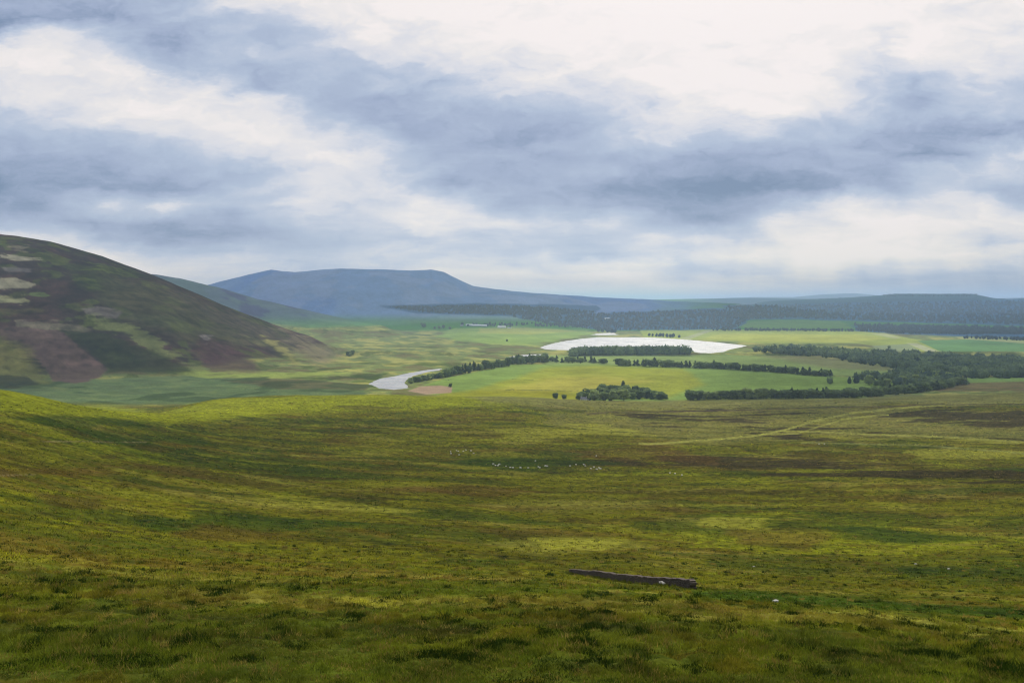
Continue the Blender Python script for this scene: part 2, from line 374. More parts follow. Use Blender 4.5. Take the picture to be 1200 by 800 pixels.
# ------------------------------------------------------------------ where cloud shade lies on the ground (0 sun, 1 deep shade)
def shade(px, y, X, Y):
    w = fbm(X, Y, 900, 3, 21) * 30; w2 = fbm(X * 1.0, Y, 420, 3, 22) * 9
    a, b = px + w * 1.5, y + w2
    S = np.interp(Y, [5, 60, 140, 400, 600, 800, 1000, 1600, 2600, 4200, 5000, 9000, 15000], [.2, .2, .2, .45, .42, .3, .15, .08, .12, .35, .9, .85, .7])
    S = S + fbm(X, Y * 2.0, 130, 3, 23) * 0.9 * (Y < 1000)
    def blob(cx_, cy_, rx, ry, v, k=1.0):
        nonlocal S
        m = np.exp(-(((a - cx_) / rx) ** 2 + ((b - cy_) / ry) ** 2) ** 2)
        S = lerp(S, v, m * k)
    near = Y < 1100
    S0 = S.copy()
    blob(90, 530, 330, 30, 0.7); blob(330, 512, 200, 20, .75); blob(560, 530, 150, 22, .7); blob(330, 590, 130, 14, 0.0)
    blob(60, 470, 190, 17, 0.0); blob(330, 470, 180, 13, 0.0); blob(900, 495, 330, 26, 0.15); blob(1150, 545, 150, 18, .55); blob(600, 640, 160, 14, .15, .7)
    S = np.where(near, S, S0)
    S1 = S.copy()
    blob(200, 350, 265, 84, 1.0); blob(130, 400, 220, 60, 1.0)
    blob(190, 420, 60, 22, .35, .8); blob(345, 415, 70, 26, .25, .8); blob(270, 438, 60, 6, .1); blob(60, 462, 170, 20, .55)
    S = np.where((Y > 1250) & (Y < 2700), S, S1)
    S = np.where((Y > 1100) & (Y < 4300), lerp(S, 0.75, ss(780, 900, a) * ss(414, 424, b)), S)
    S = np.where((Y > 3300) & (Y < 4200) , lerp(S, 0.0, ss(740, 800, a) * (1 - ss(1080, 1140, a))), S)
    S = np.where((Y > 3000) & (Y < 4600), lerp(S, 0.6, ss(1110, 1150, a)), S)
    lk = (Y > 2150) & (Y < 4300)
    S = np.where(lk, lerp(S, 0.0, ss(560, 620, a) * (1 - ss(900, 960, a)) * (1 - ss(412, 421, b))), S)
    pd = (Y > 1300) & (Y < 1850)
    S = np.where(pd, lerp(S, 0.0, ss(400, 425, a) * (1 - ss(530, 570, a))), S)
    return np.clip(S, 0, 0.97)

# ------------------------------------------------------------------ ground cover colours (base colours of plants and soil, with sunlit crests painted brighter)
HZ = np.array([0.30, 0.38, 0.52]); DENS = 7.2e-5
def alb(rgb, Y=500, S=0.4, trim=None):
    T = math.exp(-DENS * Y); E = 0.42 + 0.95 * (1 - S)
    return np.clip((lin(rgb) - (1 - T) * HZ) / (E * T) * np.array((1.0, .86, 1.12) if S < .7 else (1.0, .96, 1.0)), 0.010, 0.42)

def cover(X, Y, Z):
    X = X.ravel(); Y = Y.ravel(); Z = Z.ravel()
    Ys = np.where(Y > 1, Y, 1.0)
    px = 600 + F * X / Ys; y = HOR - F * Z / Ys
    N = len(X)
    # ---- moor
    C = np.zeros((N, 3))
    olive = np.array((0.142, 0.136, 0.009)); dkgreen = np.array((0.052, 0.072, 0.006)); brown = np.array((0.108, 0.080, 0.013))
    straw = np.array((0.215, 0.185, 0.035)); yel = np.array((0.185, 0.195, 0.011)); heather = np.array((0.052, 0.040, 0.016))
    n1 = fbm(X * 0.7, Y, 90, 5, 101); n2 = fbm(X * 0.6, Y, 34, 5, 102); n3 = fbm(X * .5, Y, 9, 4, 103); n4 = fbm(X, Y, 1.6, 4, 104); n5 = fbm(X * 0.65, Y * 1.0, 55, 6, 105, .6)
    far = ss(300, 1000, Y)
    C[:] = olive
    def put(m, c, k=1.0):
        nonlocal C
        m = (np.clip(m, 0, 1) * k)[:, None]
        C = C * (1 - m) + np.asarray(c) * m
    put(ss(-0.02, 0.16, n1 + n3 * .35), dkgreen, .8)
    put(ss(0.03, 0.15, n2 + n3 * .5), brown, .85)
    put(ss(0.07, 0.2, -n5 + n4 * .12), yel, .85)
    put(ss(0.10, 0.2, fbm(X * .4, Y, 18, 5, 107, .6)), straw, .6)
    put(ss(0.10, 0.2, fbm(X, Y, 3.5, 5, 108)), brown, .55 )
    put(ss(0.10, 0.19, fbm(X, Y, 1.3, 4, 109)), dkgreen, .6)
    thin = fbm(X * .6 + 40 + n2 * 30, Y + n1 * 25, 15, 5, 190, .65); thin2 = fbm(X * .6 + n1 * 60, Y, 36, 6, 191, .65)
    put(ss(.09, .15, thin) * ss(70, 200, Y), (0.060, 0.044, 0.010), .55)
    put(ss(.08, .15, thin2) * ss(60, 150, Y), (0.036, 0.062, 0.007), .55)
    put(ss(.10, .17, -thin) * ss(70, 200, Y), (0.215, 0.21, 0.02), .5)
    moor = (Y < 1260)
    wpx = px + fbm(X, Y, 60, 4, 120) * 40 * ss(0, 1, moor); wy = y + fbm(X, Y, 60, 4, 121) * np.interp(y, [460, 520, 700], [5, 9, 18])
    rag = fbm(X * .3, Y, 24, 5, 122, .62)
    def zone(pts, c, k=1.0, soft=3.0, ay=3.0, a=wpx, b=wy, sel=moor, rg=0.0):
        P_ = np.array(pts); m = sel & (a > P_[:, 0].min() - 40) & (a < P_[:, 0].max() + 40) & (b > P_[:, 1].min() - 15) & (b < P_[:, 1].max() + 15)
        if not m.any(): return
        sd = poly_sd(a[m], b[m], pts, ay) + (rag[m] * rg if rg else 0)
        f = np.zeros(N); f[m] = ss(-soft, soft, sd); put(f, c, k)
    # turf along the crests painted brighter for the sun on it, heather flats on the right, green flushes
    zone([(-80, 430), (60, 462), (190, 484), (260, 466), (600, 460), (640, 474), (420, 482), (200, 497), (60, 484), (-80, 470)], (0.21, 0.225, 0.012), .92, 8, rg=20)
    zone([(560, 458), (1300, 450), (1300, 478), (1050, 474), (800, 482), (560, 474)], (0.19, 0.18, 0.05), .8, 8, rg=25)
    zone([(640, 484), (900, 478), (1320, 482), (1320, 520), (1000, 514), (840, 518), (640, 498)], (0.19, 0.175, 0.045), .6, 8, rg=30)
    for pts in ([(740, 487), (900, 484), (960, 489), (870, 496), (760, 494)], [(1060, 481), (1300, 480), (1300, 499), (1160, 500), (1080, 494), (1030, 488)],
                [(930, 509), (1070, 512), (1110, 519), (980, 517)], [(880, 506), (960, 502), (1030, 506), (930, 511)], [(790, 540), (905, 541), (1100, 552), (1250, 560), (1250, 566), (1000, 557), (850, 552)], [(600, 545), (700, 541), (740, 545), (640, 549)],
                [(1150, 512), (1280, 512), (1280, 524), (1180, 522)]):
        zone(pts, heather, .92, 4, rg=110)
    for pts in ([(812, 690), (880, 687), (1010, 695), (1130, 704), (1300, 712), (1300, 722), (1100, 715), (960, 706), (830, 700)], [(600, 674), (664, 673), (666, 683), (620, 683)],
                [(1000, 621), (1060, 622), (1140, 633), (1060, 634)], [(150, 612), (280, 606), (420, 616), (300, 626), (180, 622)], [(0, 488), (120, 487), (190, 497), (60, 500)], [(90, 506), (230, 512), (260, 522), (120, 520)],
                [(1040, 660), (1240, 664), (1240, 672), (1060, 670)], [(500, 538), (620, 534), (720, 546), (600, 551)], [(380, 590), (560, 600), (700, 618), (500, 612)]):
        zone(pts, (0.034, 0.062, 0.008), .62, 6, rg=50)
    for pts in ([(930, 712), (1010, 712), (1100, 724), (1260, 742), (1260, 747), (1080, 733), (950, 718)], [(220, 575), (330, 580), (430, 592), (460, 601), (330, 594)], [(560, 640), (680, 632), (760, 642), (620, 655)],
                [(790, 611), (880, 610), (860, 617), (800, 617)], [(560, 590), (760, 587), (860, 594), (700, 599)]):
        zone(pts, (0.21, 0.195, 0.035), .5, 7, rg=60)
    for pts in ([(660, 525), (780, 520), (830, 540), (700, 536)], [(240, 618), (330, 632), (250, 640), (170, 630)], [(860, 625), (960, 628), (940, 640), (870, 636)], [(-10, 545), (120, 548), (140, 556), (0, 555)], [(540, 568), (640, 576), (560, 584), (440, 574)]):
        zone(pts, (0.115, 0.066, 0.018), .5, 8, rg=60)
    for pts in ([(100, 543), (170, 544), (235, 548), (230, 551), (110, 548)], [(205, 554), (280, 560), (345, 572), (330, 578), (240, 567)], [(60, 583), (100, 586), (90, 592), (58, 590)], [(130, 528), (175, 530), (170, 535), (125, 532)],
                [(790, 597), (845, 600), (850, 607), (795, 604)], [(560, 625), (640, 621), (690, 628), (600, 632)], [(375, 575), (470, 582), (450, 589), (380, 583)], [(1070, 600), (1180, 604), (1170, 611), (1080, 608)], [(900, 575), (1010, 578), (990, 584), (905, 582)],
                [(480, 492), (560, 490), (600, 494), (500, 497)], [(360, 478), (430, 476), (470, 480), (380, 483)]):
        zone(pts, (0.075, 0.055, 0.014), .6, 6, rg=90)
    for pts in ([(750, 619), (845, 619), (845, 624), (750, 626)], [(990, 619), (1090, 624), (1080, 630), (995, 626)], [(225, 601), (345, 612), (340, 620), (230, 612)], [(510, 655), (640, 660), (560, 668), (500, 664)], [(350, 545), (460, 551), (450, 558), (340, 552)], [(820, 655), (960, 662), (940, 668), (830, 662)]):
        zone(pts, (0.034, 0.056, 0.006), .55, 7, rg=80)
    for pts in ([(844, 607), (900, 610), (895, 617), (840, 615)], [(230, 571), (330, 577), (420, 588), (480, 601), (440, 603), (320, 590)], [(620, 633), (720, 636), (700, 650), (640, 648)], [(950, 508), (1100, 512), (1250, 517), (1250, 523), (1000, 516)], [(1060, 530), (1250, 532), (1250, 540), (1080, 537)], [(560, 505), (700, 500), (760, 508), (620, 514)], [(400, 700), (520, 715), (560, 728), (420, 712)]):
        zone(pts, (0.26, 0.25, 0.03), .7, 5, rg=60)
    zone([(812, 691), (880, 689), (1010, 697), (1130, 706), (1300, 714), (1300, 720), (1100, 714), (960, 705), (830, 699)], (0.034, 0.058, 0.007), .8, 4, rg=45)
    zone([(600, 675), (664, 674), (664, 681), (620, 682)], (0.034, 0.058, 0.007), .8, 4, rg=45)
    zone([(1000, 713), (1100, 725), (1300, 744), (1300, 748), (1080, 731)], (0.25, 0.24, 0.04), .7, 3, rg=25)
    # worn tracks: bands about a centre line
    def line(pts, wid, c, k=1.0, sel=moor, wob=3.0):
        P_ = np.array(pts, float); m = sel & (px > P_[:, 0].min() - 12) & (px < P_[:, 0].max() + 12)
        yy = np.interp(px[m], P_[:, 0], P_[:, 1]) + fbm(px[m], px[m] * 0, 40, 3, 130) * wob
        f = np.zeros(N); f[m] = ss(wid, wid * .4, np.abs(y[m] - yy)) * ss(0.0, .5, fbm(px[m], y[m], 14, 3, 131) + .55)
        put(f, c, k)
    tr = (0.30, 0.29, 0.06)
    line([(760, 520), (830, 515), (900, 508), (930, 501), (960, 492), (1000, 484), (1050, 478.5), (1120, 474), (1200, 471)], 1.7, tr, .85)
    line([(905, 508), (935, 508), (960, 500), (990, 491), (1030, 486)], 1.3, tr, .8)
    line([(930, 505), (1000, 508), (1100, 512), (1200, 517)], 1.4, tr, .7)
    line([(950, 519), (1060, 521), (1200, 530)], 1.2, (.24, .25, .07), .6)
    line([(700, 484), (860, 480), (1000, 477), (1200, 472)], 0.9, (0.07, .045, .03), .8)
    line([(55, 517.2), (100, 517), (160, 518)], 0.6, (.26, .21, .11), .7, wob=1)
    line([(0, 557), (30, 556)], .8, (.26, .2, .1), .6, wob=1)
    C[:] = C * np.clip(1 + (n4 * 1.1 + n3 * .8 + n2 * .45)[:, None], .3, 2)
    # ---- valley floor and slopes beyond the moor
    val = (Y > 1180) | (~moor)
    v = ss(1120, 1230, Y) * (Y > 1100)
    vpx = px + fbm(X, Y, 120, 3, 140) * 14; vy = y + fbm(X, Y, 120, 3, 141) * 1.6
    vs = fbm(px + vy * 3.2, (y * 9 - px * .6), 30, 5, 142, .6)      # contour-parallel streaks of rush and bracken
    base = np.zeros((N, 3)); base[:] = alb((128, 148, 100), 2200, .3)
    def vput(m, c, k=1.0):
        nonlocal base
        m = (np.clip(m, 0, 1) * k)[:, None]; base = base * (1 - m) + np.asarray(c) * m
    vput(ss(0.0, .14, vs), alb((172, 178, 108), 2200, .2), .85)
    vput(ss(0.03, .15, -vs), alb((128, 126, 98), 2200, .3), .7)
    vput(ss(0.12, .17, fbm(X, Y, 46, 4, 143)), alb((88, 110, 80), 2200, .3), .6)
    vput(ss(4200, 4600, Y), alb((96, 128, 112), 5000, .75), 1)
    def vz(pts, c, k=1.0, soft=0.8, ay=2.0, rg=0, lo=1180, hi=40000, warp=True):
        a, b = (vpx, vy) if warp else (px, y)
        P_ = np.array(pts); m = (Y > lo) & (Y < hi) & (a > P_[:, 0].min() - 12) & (a < P_[:, 0].max() + 12) & (b > P_[:, 1].min() - 6) & (b < P_[:, 1].max() + 6)
        if not m.any(): return
        sd = poly_sd(a[m], b[m], pts, ay) + (vs[m] * rg if rg else 0)
        f = np.zeros(N); f[m] = ss(-soft, soft, sd); vput(f, c, k)
    # centre fields
    vz([(480, 456), (530, 441), (600, 427), (720, 427), (840, 431), (980, 441), (1100, 450), (1010, 466), (900, 472), (700, 470), (560, 466), (500, 462)], alb((122, 150, 88), 1600, .55), 1, warp=False)
    vz([(545, 462), (590, 446), (640, 430), (690, 428), (800, 432), (830, 450), (780, 466), (640, 466)], alb((158, 172, 82), 1600, .25), .9, 6)
    vz([(590, 458), (640, 444), (700, 440), (760, 446), (700, 458), (620, 464)], alb((184, 184, 92), 1500, .2), .7, 10, rg=20)
    vz([(500, 463), (540, 458), (660, 458), (700, 475), (560, 470)], alb((160, 168, 60), 1400, .1), .8, 4, rg=10)
    vz([(478, 458), (492, 452.5), (515, 451.5), (530, 453.5), (529, 460), (500, 462)], alb((196, 164, 128), 1400, .25), .95, 1.2, warp=False)
    vz([(640, 416), (700, 417), (850, 415), (1000, 424), (1100, 432), (1100, 444), (980, 440), (840, 430.5), (720, 427), (640, 427)], alb((132, 156, 100), 2000, .5), 1)
    vz([(890, 418), (960, 417), (1050, 430), (1080, 436), (980, 432)], alb((126, 130, 100), 2000, .5), .7, 4)
    vz([(1060, 444), (1250, 440), (1250, 450), (1100, 456)], alb((116, 146, 88), 1500, .6), 1, 1)
    vz([(1090, 449), (1250, 446), (1250, 456), (1100, 459)], alb((112, 108, 82), 1400, .6), .9, 1.5)
    # fields behind the reservoir
    vz([(750, 387), (830, 386), (1010, 388), (1045, 392), (1080, 399), (1250, 402), (1250, 425), (1080, 412), (1000, 402), (900, 402), (800, 397.5), (755, 396)], alb((168, 190, 118), 3600, .1), 1, .8, warp=False, lo=2600)
    vz([(820, 397), (842, 391), (1010, 392), (1040, 397), (1000, 401), (880, 400)], alb((190, 202, 118), 3500, .1), .8, 1.5, lo=2600)
    vz([(796, 397), (828, 387), (836, 387), (808, 397.5)], alb((222, 218, 156), 3700, 0), .8, .6, warp=False, lo=2600)
    vz([(1075, 399), (1200, 396), (1300, 396), (1300, 426), (1180, 418), (1110, 414), (1098, 410)], alb((112, 152, 112), 3000, .4), .95, .8, warp=False, lo=2400)
    vz([(1022, 405), (1064, 403), (1080, 412), (1030, 413)], alb((146, 166, 128), 2900, .3), .9, .6, warp=False, lo=2300)
    vz([(1062, 402), (1074, 402), (1100, 411.5), (1086, 412)], alb((228, 220, 156), 3000, .0), .95, .6, warp=False, lo=2300)
    vz([(1020, 391), (1036, 390), (1056, 395.5), (1050, 397)], alb((220, 218, 150), 3500, .0), .8, .6, warp=False, lo=2400)
    vz([(1120, 394.5), (1160, 396.5), (1220, 400), (1220, 404), (1170, 400), (1125, 397)], alb((216, 216, 140), 3500, .0), .85, .6, warp=False, lo=2400)
    # greener pastures left of the reservoir and far plain patches
    vz([(530, 384), (600, 382), (690, 386), (700, 392), (660, 397), (630, 404), (560, 402), (510, 394)], alb((142, 172, 118), 4200, .35), .9, 3, rg=8)
    vz([(560, 384.5), (620, 384), (680, 388), (620, 392), (560, 390)], alb((176, 190, 122), 4200, .2), .8, 2)
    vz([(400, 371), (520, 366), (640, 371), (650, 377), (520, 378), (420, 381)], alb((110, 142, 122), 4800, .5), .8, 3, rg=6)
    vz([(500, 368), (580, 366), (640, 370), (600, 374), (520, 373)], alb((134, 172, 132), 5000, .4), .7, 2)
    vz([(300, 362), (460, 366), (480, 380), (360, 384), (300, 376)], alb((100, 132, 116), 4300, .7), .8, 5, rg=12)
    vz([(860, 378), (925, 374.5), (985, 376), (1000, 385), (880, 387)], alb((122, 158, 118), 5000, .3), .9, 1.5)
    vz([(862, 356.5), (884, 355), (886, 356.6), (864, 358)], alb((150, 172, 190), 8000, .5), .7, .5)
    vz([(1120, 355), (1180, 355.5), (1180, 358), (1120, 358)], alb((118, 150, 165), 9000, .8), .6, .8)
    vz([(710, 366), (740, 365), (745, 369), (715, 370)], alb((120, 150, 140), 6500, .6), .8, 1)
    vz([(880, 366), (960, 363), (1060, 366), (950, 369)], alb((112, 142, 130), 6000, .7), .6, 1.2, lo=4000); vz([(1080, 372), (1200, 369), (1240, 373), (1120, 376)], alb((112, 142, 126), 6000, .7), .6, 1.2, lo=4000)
    # ---- left valley bottom
    vz([(-50, 440), (120, 445), (230, 440), (350, 446), (430, 452), (430, 470), (190, 492), (-50, 490)], alb((96, 120, 86), 1400, .5), .85, 3, rg=10)
    vz([(195, 435), (260, 433), (330, 435), (420, 437), (340, 442), (240, 443)], alb((160, 184, 98), 1600, .1), .9, 2, rg=8)
    vz([(260, 446), (350, 444), (440, 452), (430, 457), (330, 456)], alb((102, 104, 82), 1450, .4), .8, 2, rg=10)
    vm = (px < 460) & (y > 438) & (Y > 1150) & (Y < 1700)
    q = np.zeros(N); q[vm] = ss(0.06, 0.13, fbm(X[vm], Y[vm], 70, 4, 150)); vput(q, alb((66, 84, 70), 1400, .6), .6)
    # ---- the heathery hill on the left
    hl = (Y > 1400) & (Y < 2600) & (px < 408) & (Z > ZP + 9)
    hm = np.zeros(N); hm[hl] = ss(ZP + 9, ZP + 24, Z[hl] + fbm(X[hl], Y[hl], 90, 4, 151) * 22)
    vput(hm, alb((70, 72, 80), 2000, .95), 1)
    hn = fbm(X, Y, 210, 5, 152, .6)
    vput(hm * ss(0.02, .12, hn), alb((72, 82, 76), 2000, .95), .55)
    vput(hm * ss(0.0, .1, -hn), alb((80, 75, 82), 2000, .95), .65)
    vput(hm * ss(0.08, .14, fbm(X, Y, 40, 4, 153)), alb((84, 96, 78), 2000, .95), .45)
    def hz(pts, rgb, k=.9, soft=1.2, S=.95, rg=0): vz(pts, alb(np.array(rgb) * .8 + np.array((78, 78, 84)) * .2, 2000, S), k, soft + .3, 1.3, rg + 14, 1380, 2620)
    hz([(122, 322), (200, 335), (290, 372), (300, 402), (250, 412), (200, 392), (130, 372), (115, 345)], (80, 88, 80), .6, 12)
    hz([(200, 345), (300, 378), (392, 412), (385, 425), (300, 400)], (94, 88, 92), .5, 14)
    hz([(8, 287), (34, 290), (33, 294), (10, 291)], (104, 104, 96)); hz([(2, 298), (30, 301), (56, 303), (28, 306), (2, 302)], (124, 124, 110), .95, .5)
    hz([(8, 314), (38, 316), (38, 320), (10, 319)], (100, 100, 102), .7); hz([(-40, 327), (30, 327), (41, 333), (34, 338), (-40, 340)], (134, 132, 114), .95, .5)
    hz([(-40, 346), (30, 348), (40, 353), (34, 357), (-40, 355)], (126, 128, 104), .95, .5); hz([(36, 342), (56, 341), (56, 345), (40, 345)], (98, 118, 86), .7)
    hz([(-40, 362), (50, 361), (55, 366), (-40, 371)], (94, 96, 82), .6, 2)
    hz([(20, 376), (80, 377), (108, 388), (90, 391), (20, 384)], (112, 110, 100), .8, 2)
    hz([(0, 382), (70, 387), (125, 432), (118, 440), (90, 451), (60, 446), (40, 420), (0, 400)], (93, 85, 89), .92, 1.5)
    hz([(-40, 384), (20, 400), (50, 436), (60, 452), (-40, 448)], (104, 108, 82), .75, 8, rg=12)
    hz([(92, 361), (112, 358), (140, 366), (136, 373), (100, 367)], (104, 102, 102), .8)
    hz([(100, 371), (165, 384), (196, 410), (240, 432), (270, 440), (200, 424), (150, 396), (112, 382)], (126, 142, 94), .8, 2.5, .5, rg=14)
    hz([(70, 387), (120, 390), (205, 420), (232, 438), (120, 438), (125, 432)], (62, 72, 72), .8, 3)
    hz([(232, 392), (262, 400), (300, 425), (310, 436), (250, 434), (224, 412)], (78, 72, 82), .8, 5)
    hz([(308, 394), (322, 398), (352, 424), (345, 426), (318, 408)], (150, 156, 98), .75, 2, .6, rg=6)
    hz([(232, 393), (246, 395), (244, 400), (234, 400)], (120, 120, 118), .6, 1.5, rg=9)
    hz([(325, 380), (385, 405), (392, 416), (370, 425), (345, 410)], (112, 108, 96), .6, 6, rg=18)
    hz([(-40, 438), (30, 440), (50, 452), (-40, 456)], (52, 62, 62), .7, 2)
    hd = fbm(X * .8, Y, 16, 4, 155, .65); base = base * (1 + (hm * hd * 1.3 + hm * fbm(X, Y, 45, 4, 156) * .8)[:, None])
    # second ridge and the far heather hill
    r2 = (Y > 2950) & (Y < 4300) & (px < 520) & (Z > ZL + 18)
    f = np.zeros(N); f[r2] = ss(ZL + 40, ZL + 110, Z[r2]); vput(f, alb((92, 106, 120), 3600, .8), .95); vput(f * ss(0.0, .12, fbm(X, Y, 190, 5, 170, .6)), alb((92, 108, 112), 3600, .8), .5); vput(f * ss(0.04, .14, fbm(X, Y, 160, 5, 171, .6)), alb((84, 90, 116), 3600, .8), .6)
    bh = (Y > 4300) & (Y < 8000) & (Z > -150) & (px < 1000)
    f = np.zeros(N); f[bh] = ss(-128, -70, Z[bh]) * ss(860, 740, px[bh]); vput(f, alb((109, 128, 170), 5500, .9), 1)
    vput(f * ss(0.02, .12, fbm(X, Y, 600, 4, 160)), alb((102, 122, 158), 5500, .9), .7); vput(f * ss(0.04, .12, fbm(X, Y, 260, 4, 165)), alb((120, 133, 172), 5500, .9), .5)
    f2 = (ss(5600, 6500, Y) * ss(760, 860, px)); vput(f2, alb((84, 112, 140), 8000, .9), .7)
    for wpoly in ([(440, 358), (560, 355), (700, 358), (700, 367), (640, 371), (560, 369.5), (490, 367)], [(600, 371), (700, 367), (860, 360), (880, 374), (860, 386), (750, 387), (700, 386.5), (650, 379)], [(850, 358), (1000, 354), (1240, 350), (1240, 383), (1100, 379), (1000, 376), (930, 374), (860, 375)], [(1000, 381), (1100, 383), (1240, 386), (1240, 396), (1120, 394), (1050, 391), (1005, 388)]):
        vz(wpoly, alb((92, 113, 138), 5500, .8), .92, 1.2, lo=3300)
    base = base * np.clip(1 + (fbm(X, Y, 12, 3, 161) * .3 + vs * .45 * (Y < 4500) + fbm(X, Y, 70, 4, 162) * .35)[:, None], .4, 1.8)
    # shores: pale mud / stones
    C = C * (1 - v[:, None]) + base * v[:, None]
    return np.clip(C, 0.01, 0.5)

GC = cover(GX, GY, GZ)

# ------------------------------------------------------------------ materials
def mat(name): 
    m = bpy.data.materials.new(name); m.use_nodes = True; m.node_tree.nodes.clear(); return m, G(m.node_tree)
def finish(m, g, shader, vol=None):
    o = g.n('ShaderNodeOutputMaterial')
    if shader is not None: g.nt.links.new(shader, o.inputs['Surface'])
    if vol is not None: g.nt.links.new(vol, o.inputs['Volume'])
    return m
def attr(g, name): return g.n('ShaderNodeAttribute', attribute_name=name).outputs['Color']
def principled(g, col, rough=.9, spec=.2, normal=None):
    p = g.n('ShaderNodeBsdfPrincipled'); g.put(p.inputs['Base Color'], col if not isinstance(col, tuple) else (*col, 1)); p.inputs['Roughness'].default_value = rough
    p.inputs['Specular IOR Level'].default_value = spec
    if normal is not None: g.put(p.inputs['Normal'], normal)
    return p.outputs[0]
def bump(g, h, dist, strength=1.0):
    b = g.n('ShaderNodeBump'); b.inputs['Strength'].default_value = strength; b.inputs['Distance'].default_value = dist; g.put(b.inputs['Height'], h); return b.outputs[0]

m_ground, g = mat("ground_cover")
obc = g.n('ShaderNodeTexCoord').outputs['Object']
sx, sy, sz = g.sep(obc)
dist = g.m('SQRT', g.m('ADD', g.m('MULTIPLY', sx, sx), g.m('MULTIPLY', sy, sy)))
na, nca = g.noise(obc, 3.5, 7, 0.7)
nb, ncb = g.noise(obc, 0.45, 6, 0.62)
c = attr(g, 'cover')
k = g.m('ADD', g.m('MULTIPLY', g.m('SUBTRACT', na, .5), g.maprange(dist, 20, 300, 2.0, 0.8)), g.m('MULTIPLY', g.m('SUBTRACT', nb, .5), 1.9))
k = g.m('MAXIMUM', g.m('ADD', k, 1.0), 0.25)
sc_ = g.n('ShaderNodeVectorMath', operation='SCALE'); g.put(sc_.inputs[0], c); g.put(sc_.inputs['Scale'], k)
hgt = g.m('ADD', g.m('MULTIPLY', na, 0.12), g.m('MULTIPLY', nb, 1.0))
dfg = g.n('ShaderNodeBsdfDiffuse'); g.put(dfg.inputs['Color'], sc_.outputs[0]); dfg.inputs['Roughness'].default_value = .6
g.put(dfg.inputs['Normal'], bump(g, hgt, 0.7, 0.5)); finish(m_ground, g, dfg.outputs[0])

m_grass, g = mat("grass_blades")
c = attr(g, 'cover')
d = g.n('ShaderNodeBsdfDiffuse'); g.put(d.inputs[0], c)
t = g.n('ShaderNodeBsdfTranslucent'); g.put(t.inputs[0], g.mix(1.0, c, (1.0, 1.0, .55), 'MULTIPLY'))
mx = g.n('ShaderNodeMixShader'); mx.inputs[0].default_value = .38
g.nt.links.new(d.outputs[0], mx.inputs[1]); g.nt.links.new(t.outputs[0], mx.inputs[2]); finish(m_grass, g, mx.outputs[0])

def leaf_mat(name, a, b, scale=5.0, tl=.3):
    m, g = mat(name)
    oi = g.n('ShaderNodeObjectInfo').outputs['Random']
    ob = g.n('ShaderNodeTexCoord').outputs['Object']
    n, _ = g.noise(ob, scale, 4, .7)
    f = g.maprange(g.m('ADD', g.m('MULTIPLY', oi, .5), n), .35, 1.05, 0, 1)
    c = g.mix(f, a, b) if a else attr(g, 'cover')
    d = g.n('ShaderNodeBsdfDiffuse'); g.put(d.inputs[0], c)
    t = g.n('ShaderNodeBsdfTranslucent'); g.put(t.inputs[0], c)
    mx = g.n('ShaderNodeMixShader'); mx.inputs[0].default_value = tl
    g.nt.links.new(d.outputs[0], mx.inputs[1]); g.nt.links.new(t.outputs[0], mx.inputs[2])
    return finish(m, g, mx.outputs[0])
m_leafd = leaf_mat("dark_foliage", (0.065, 0.105, 0.055), (0.24, 0.31, 0.12), 5.0, .4)
m_leafl = leaf_mat("light_foliage", (0.26, 0.33, 0.12), (0.36, 0.43, 0.16), 5.0, .5)
m_pine = leaf_mat("pine_foliage", (0.055, 0.092, 0.055), (0.13, 0.18, 0.09))
def plain(name, col, rough=.9, var=.35, scale=3.0, bmp=0.02):
    m, g = mat(name)
    ob = g.n('ShaderNodeTexCoord').outputs['Object']; n, _ = g.noise(ob, scale, 5, .6)
    c = g.mix(n, tuple(x * (1 - var) for x in col), tuple(x * (1 + var) for x in col))
    return finish(m, g, principled(g, c, rough, .2, bump(g, n, bmp)))
m_wood = leaf_mat('distant_foliage', None, None)
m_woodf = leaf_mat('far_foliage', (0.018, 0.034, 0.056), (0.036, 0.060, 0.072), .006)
m_bark = plain("bark", (0.10, 0.08, 0.06), scale=8)
m_stone = plain("weathered_stone", (0.088, 0.068, 0.054), scale=2.5, var=.6, bmp=.05)
m_pale = plain("pale_stone", (0.42, 0.40, 0.36), var=.2)
m_white = plain("whitewashed_wall", (0.78, 0.77, 0.74), var=.06)
m_shed = plain("grey_sheet_cladding", (0.45, 0.47, 0.50), var=.15)
m_slate = plain("slate_roof", (0.12, 0.12, 0.135), var=.2)
m_paleroof = plain("pale_sheet_roof", (0.62, 0.64, 0.66), .5, var=.1)
m_door = plain("dark_opening", (0.05, 0.045, 0.04))
m_glass = plain("window_glass", (0.04, 0.05, 0.06), .15, .1)
m_wool = plain("wool", (0.78, 0.74, 0.66), var=.12, scale=9)
m_face = plain("sheep_face", (0.10, 0.09, 0.08))

m_water, g = mat("water")
p = g.n('ShaderNodeBsdfGlossy'); p.inputs['Color'].default_value = (.58, .565, .55, 1); ob = g.n('ShaderNodeTexCoord').outputs['Object']
st = g.n('ShaderNodeVectorMath', operation='MULTIPLY'); g.put(st.inputs[0], ob); g.put(st.inputs[1], (.012, .03, 1)); n1_, _ = g.noise(st.outputs[0], 1.0, 5, .6)
g.put(p.inputs['Roughness'], g.maprange(n1_, .3, .7, .24, .31))
finish(m_water, g, p.outputs[0])

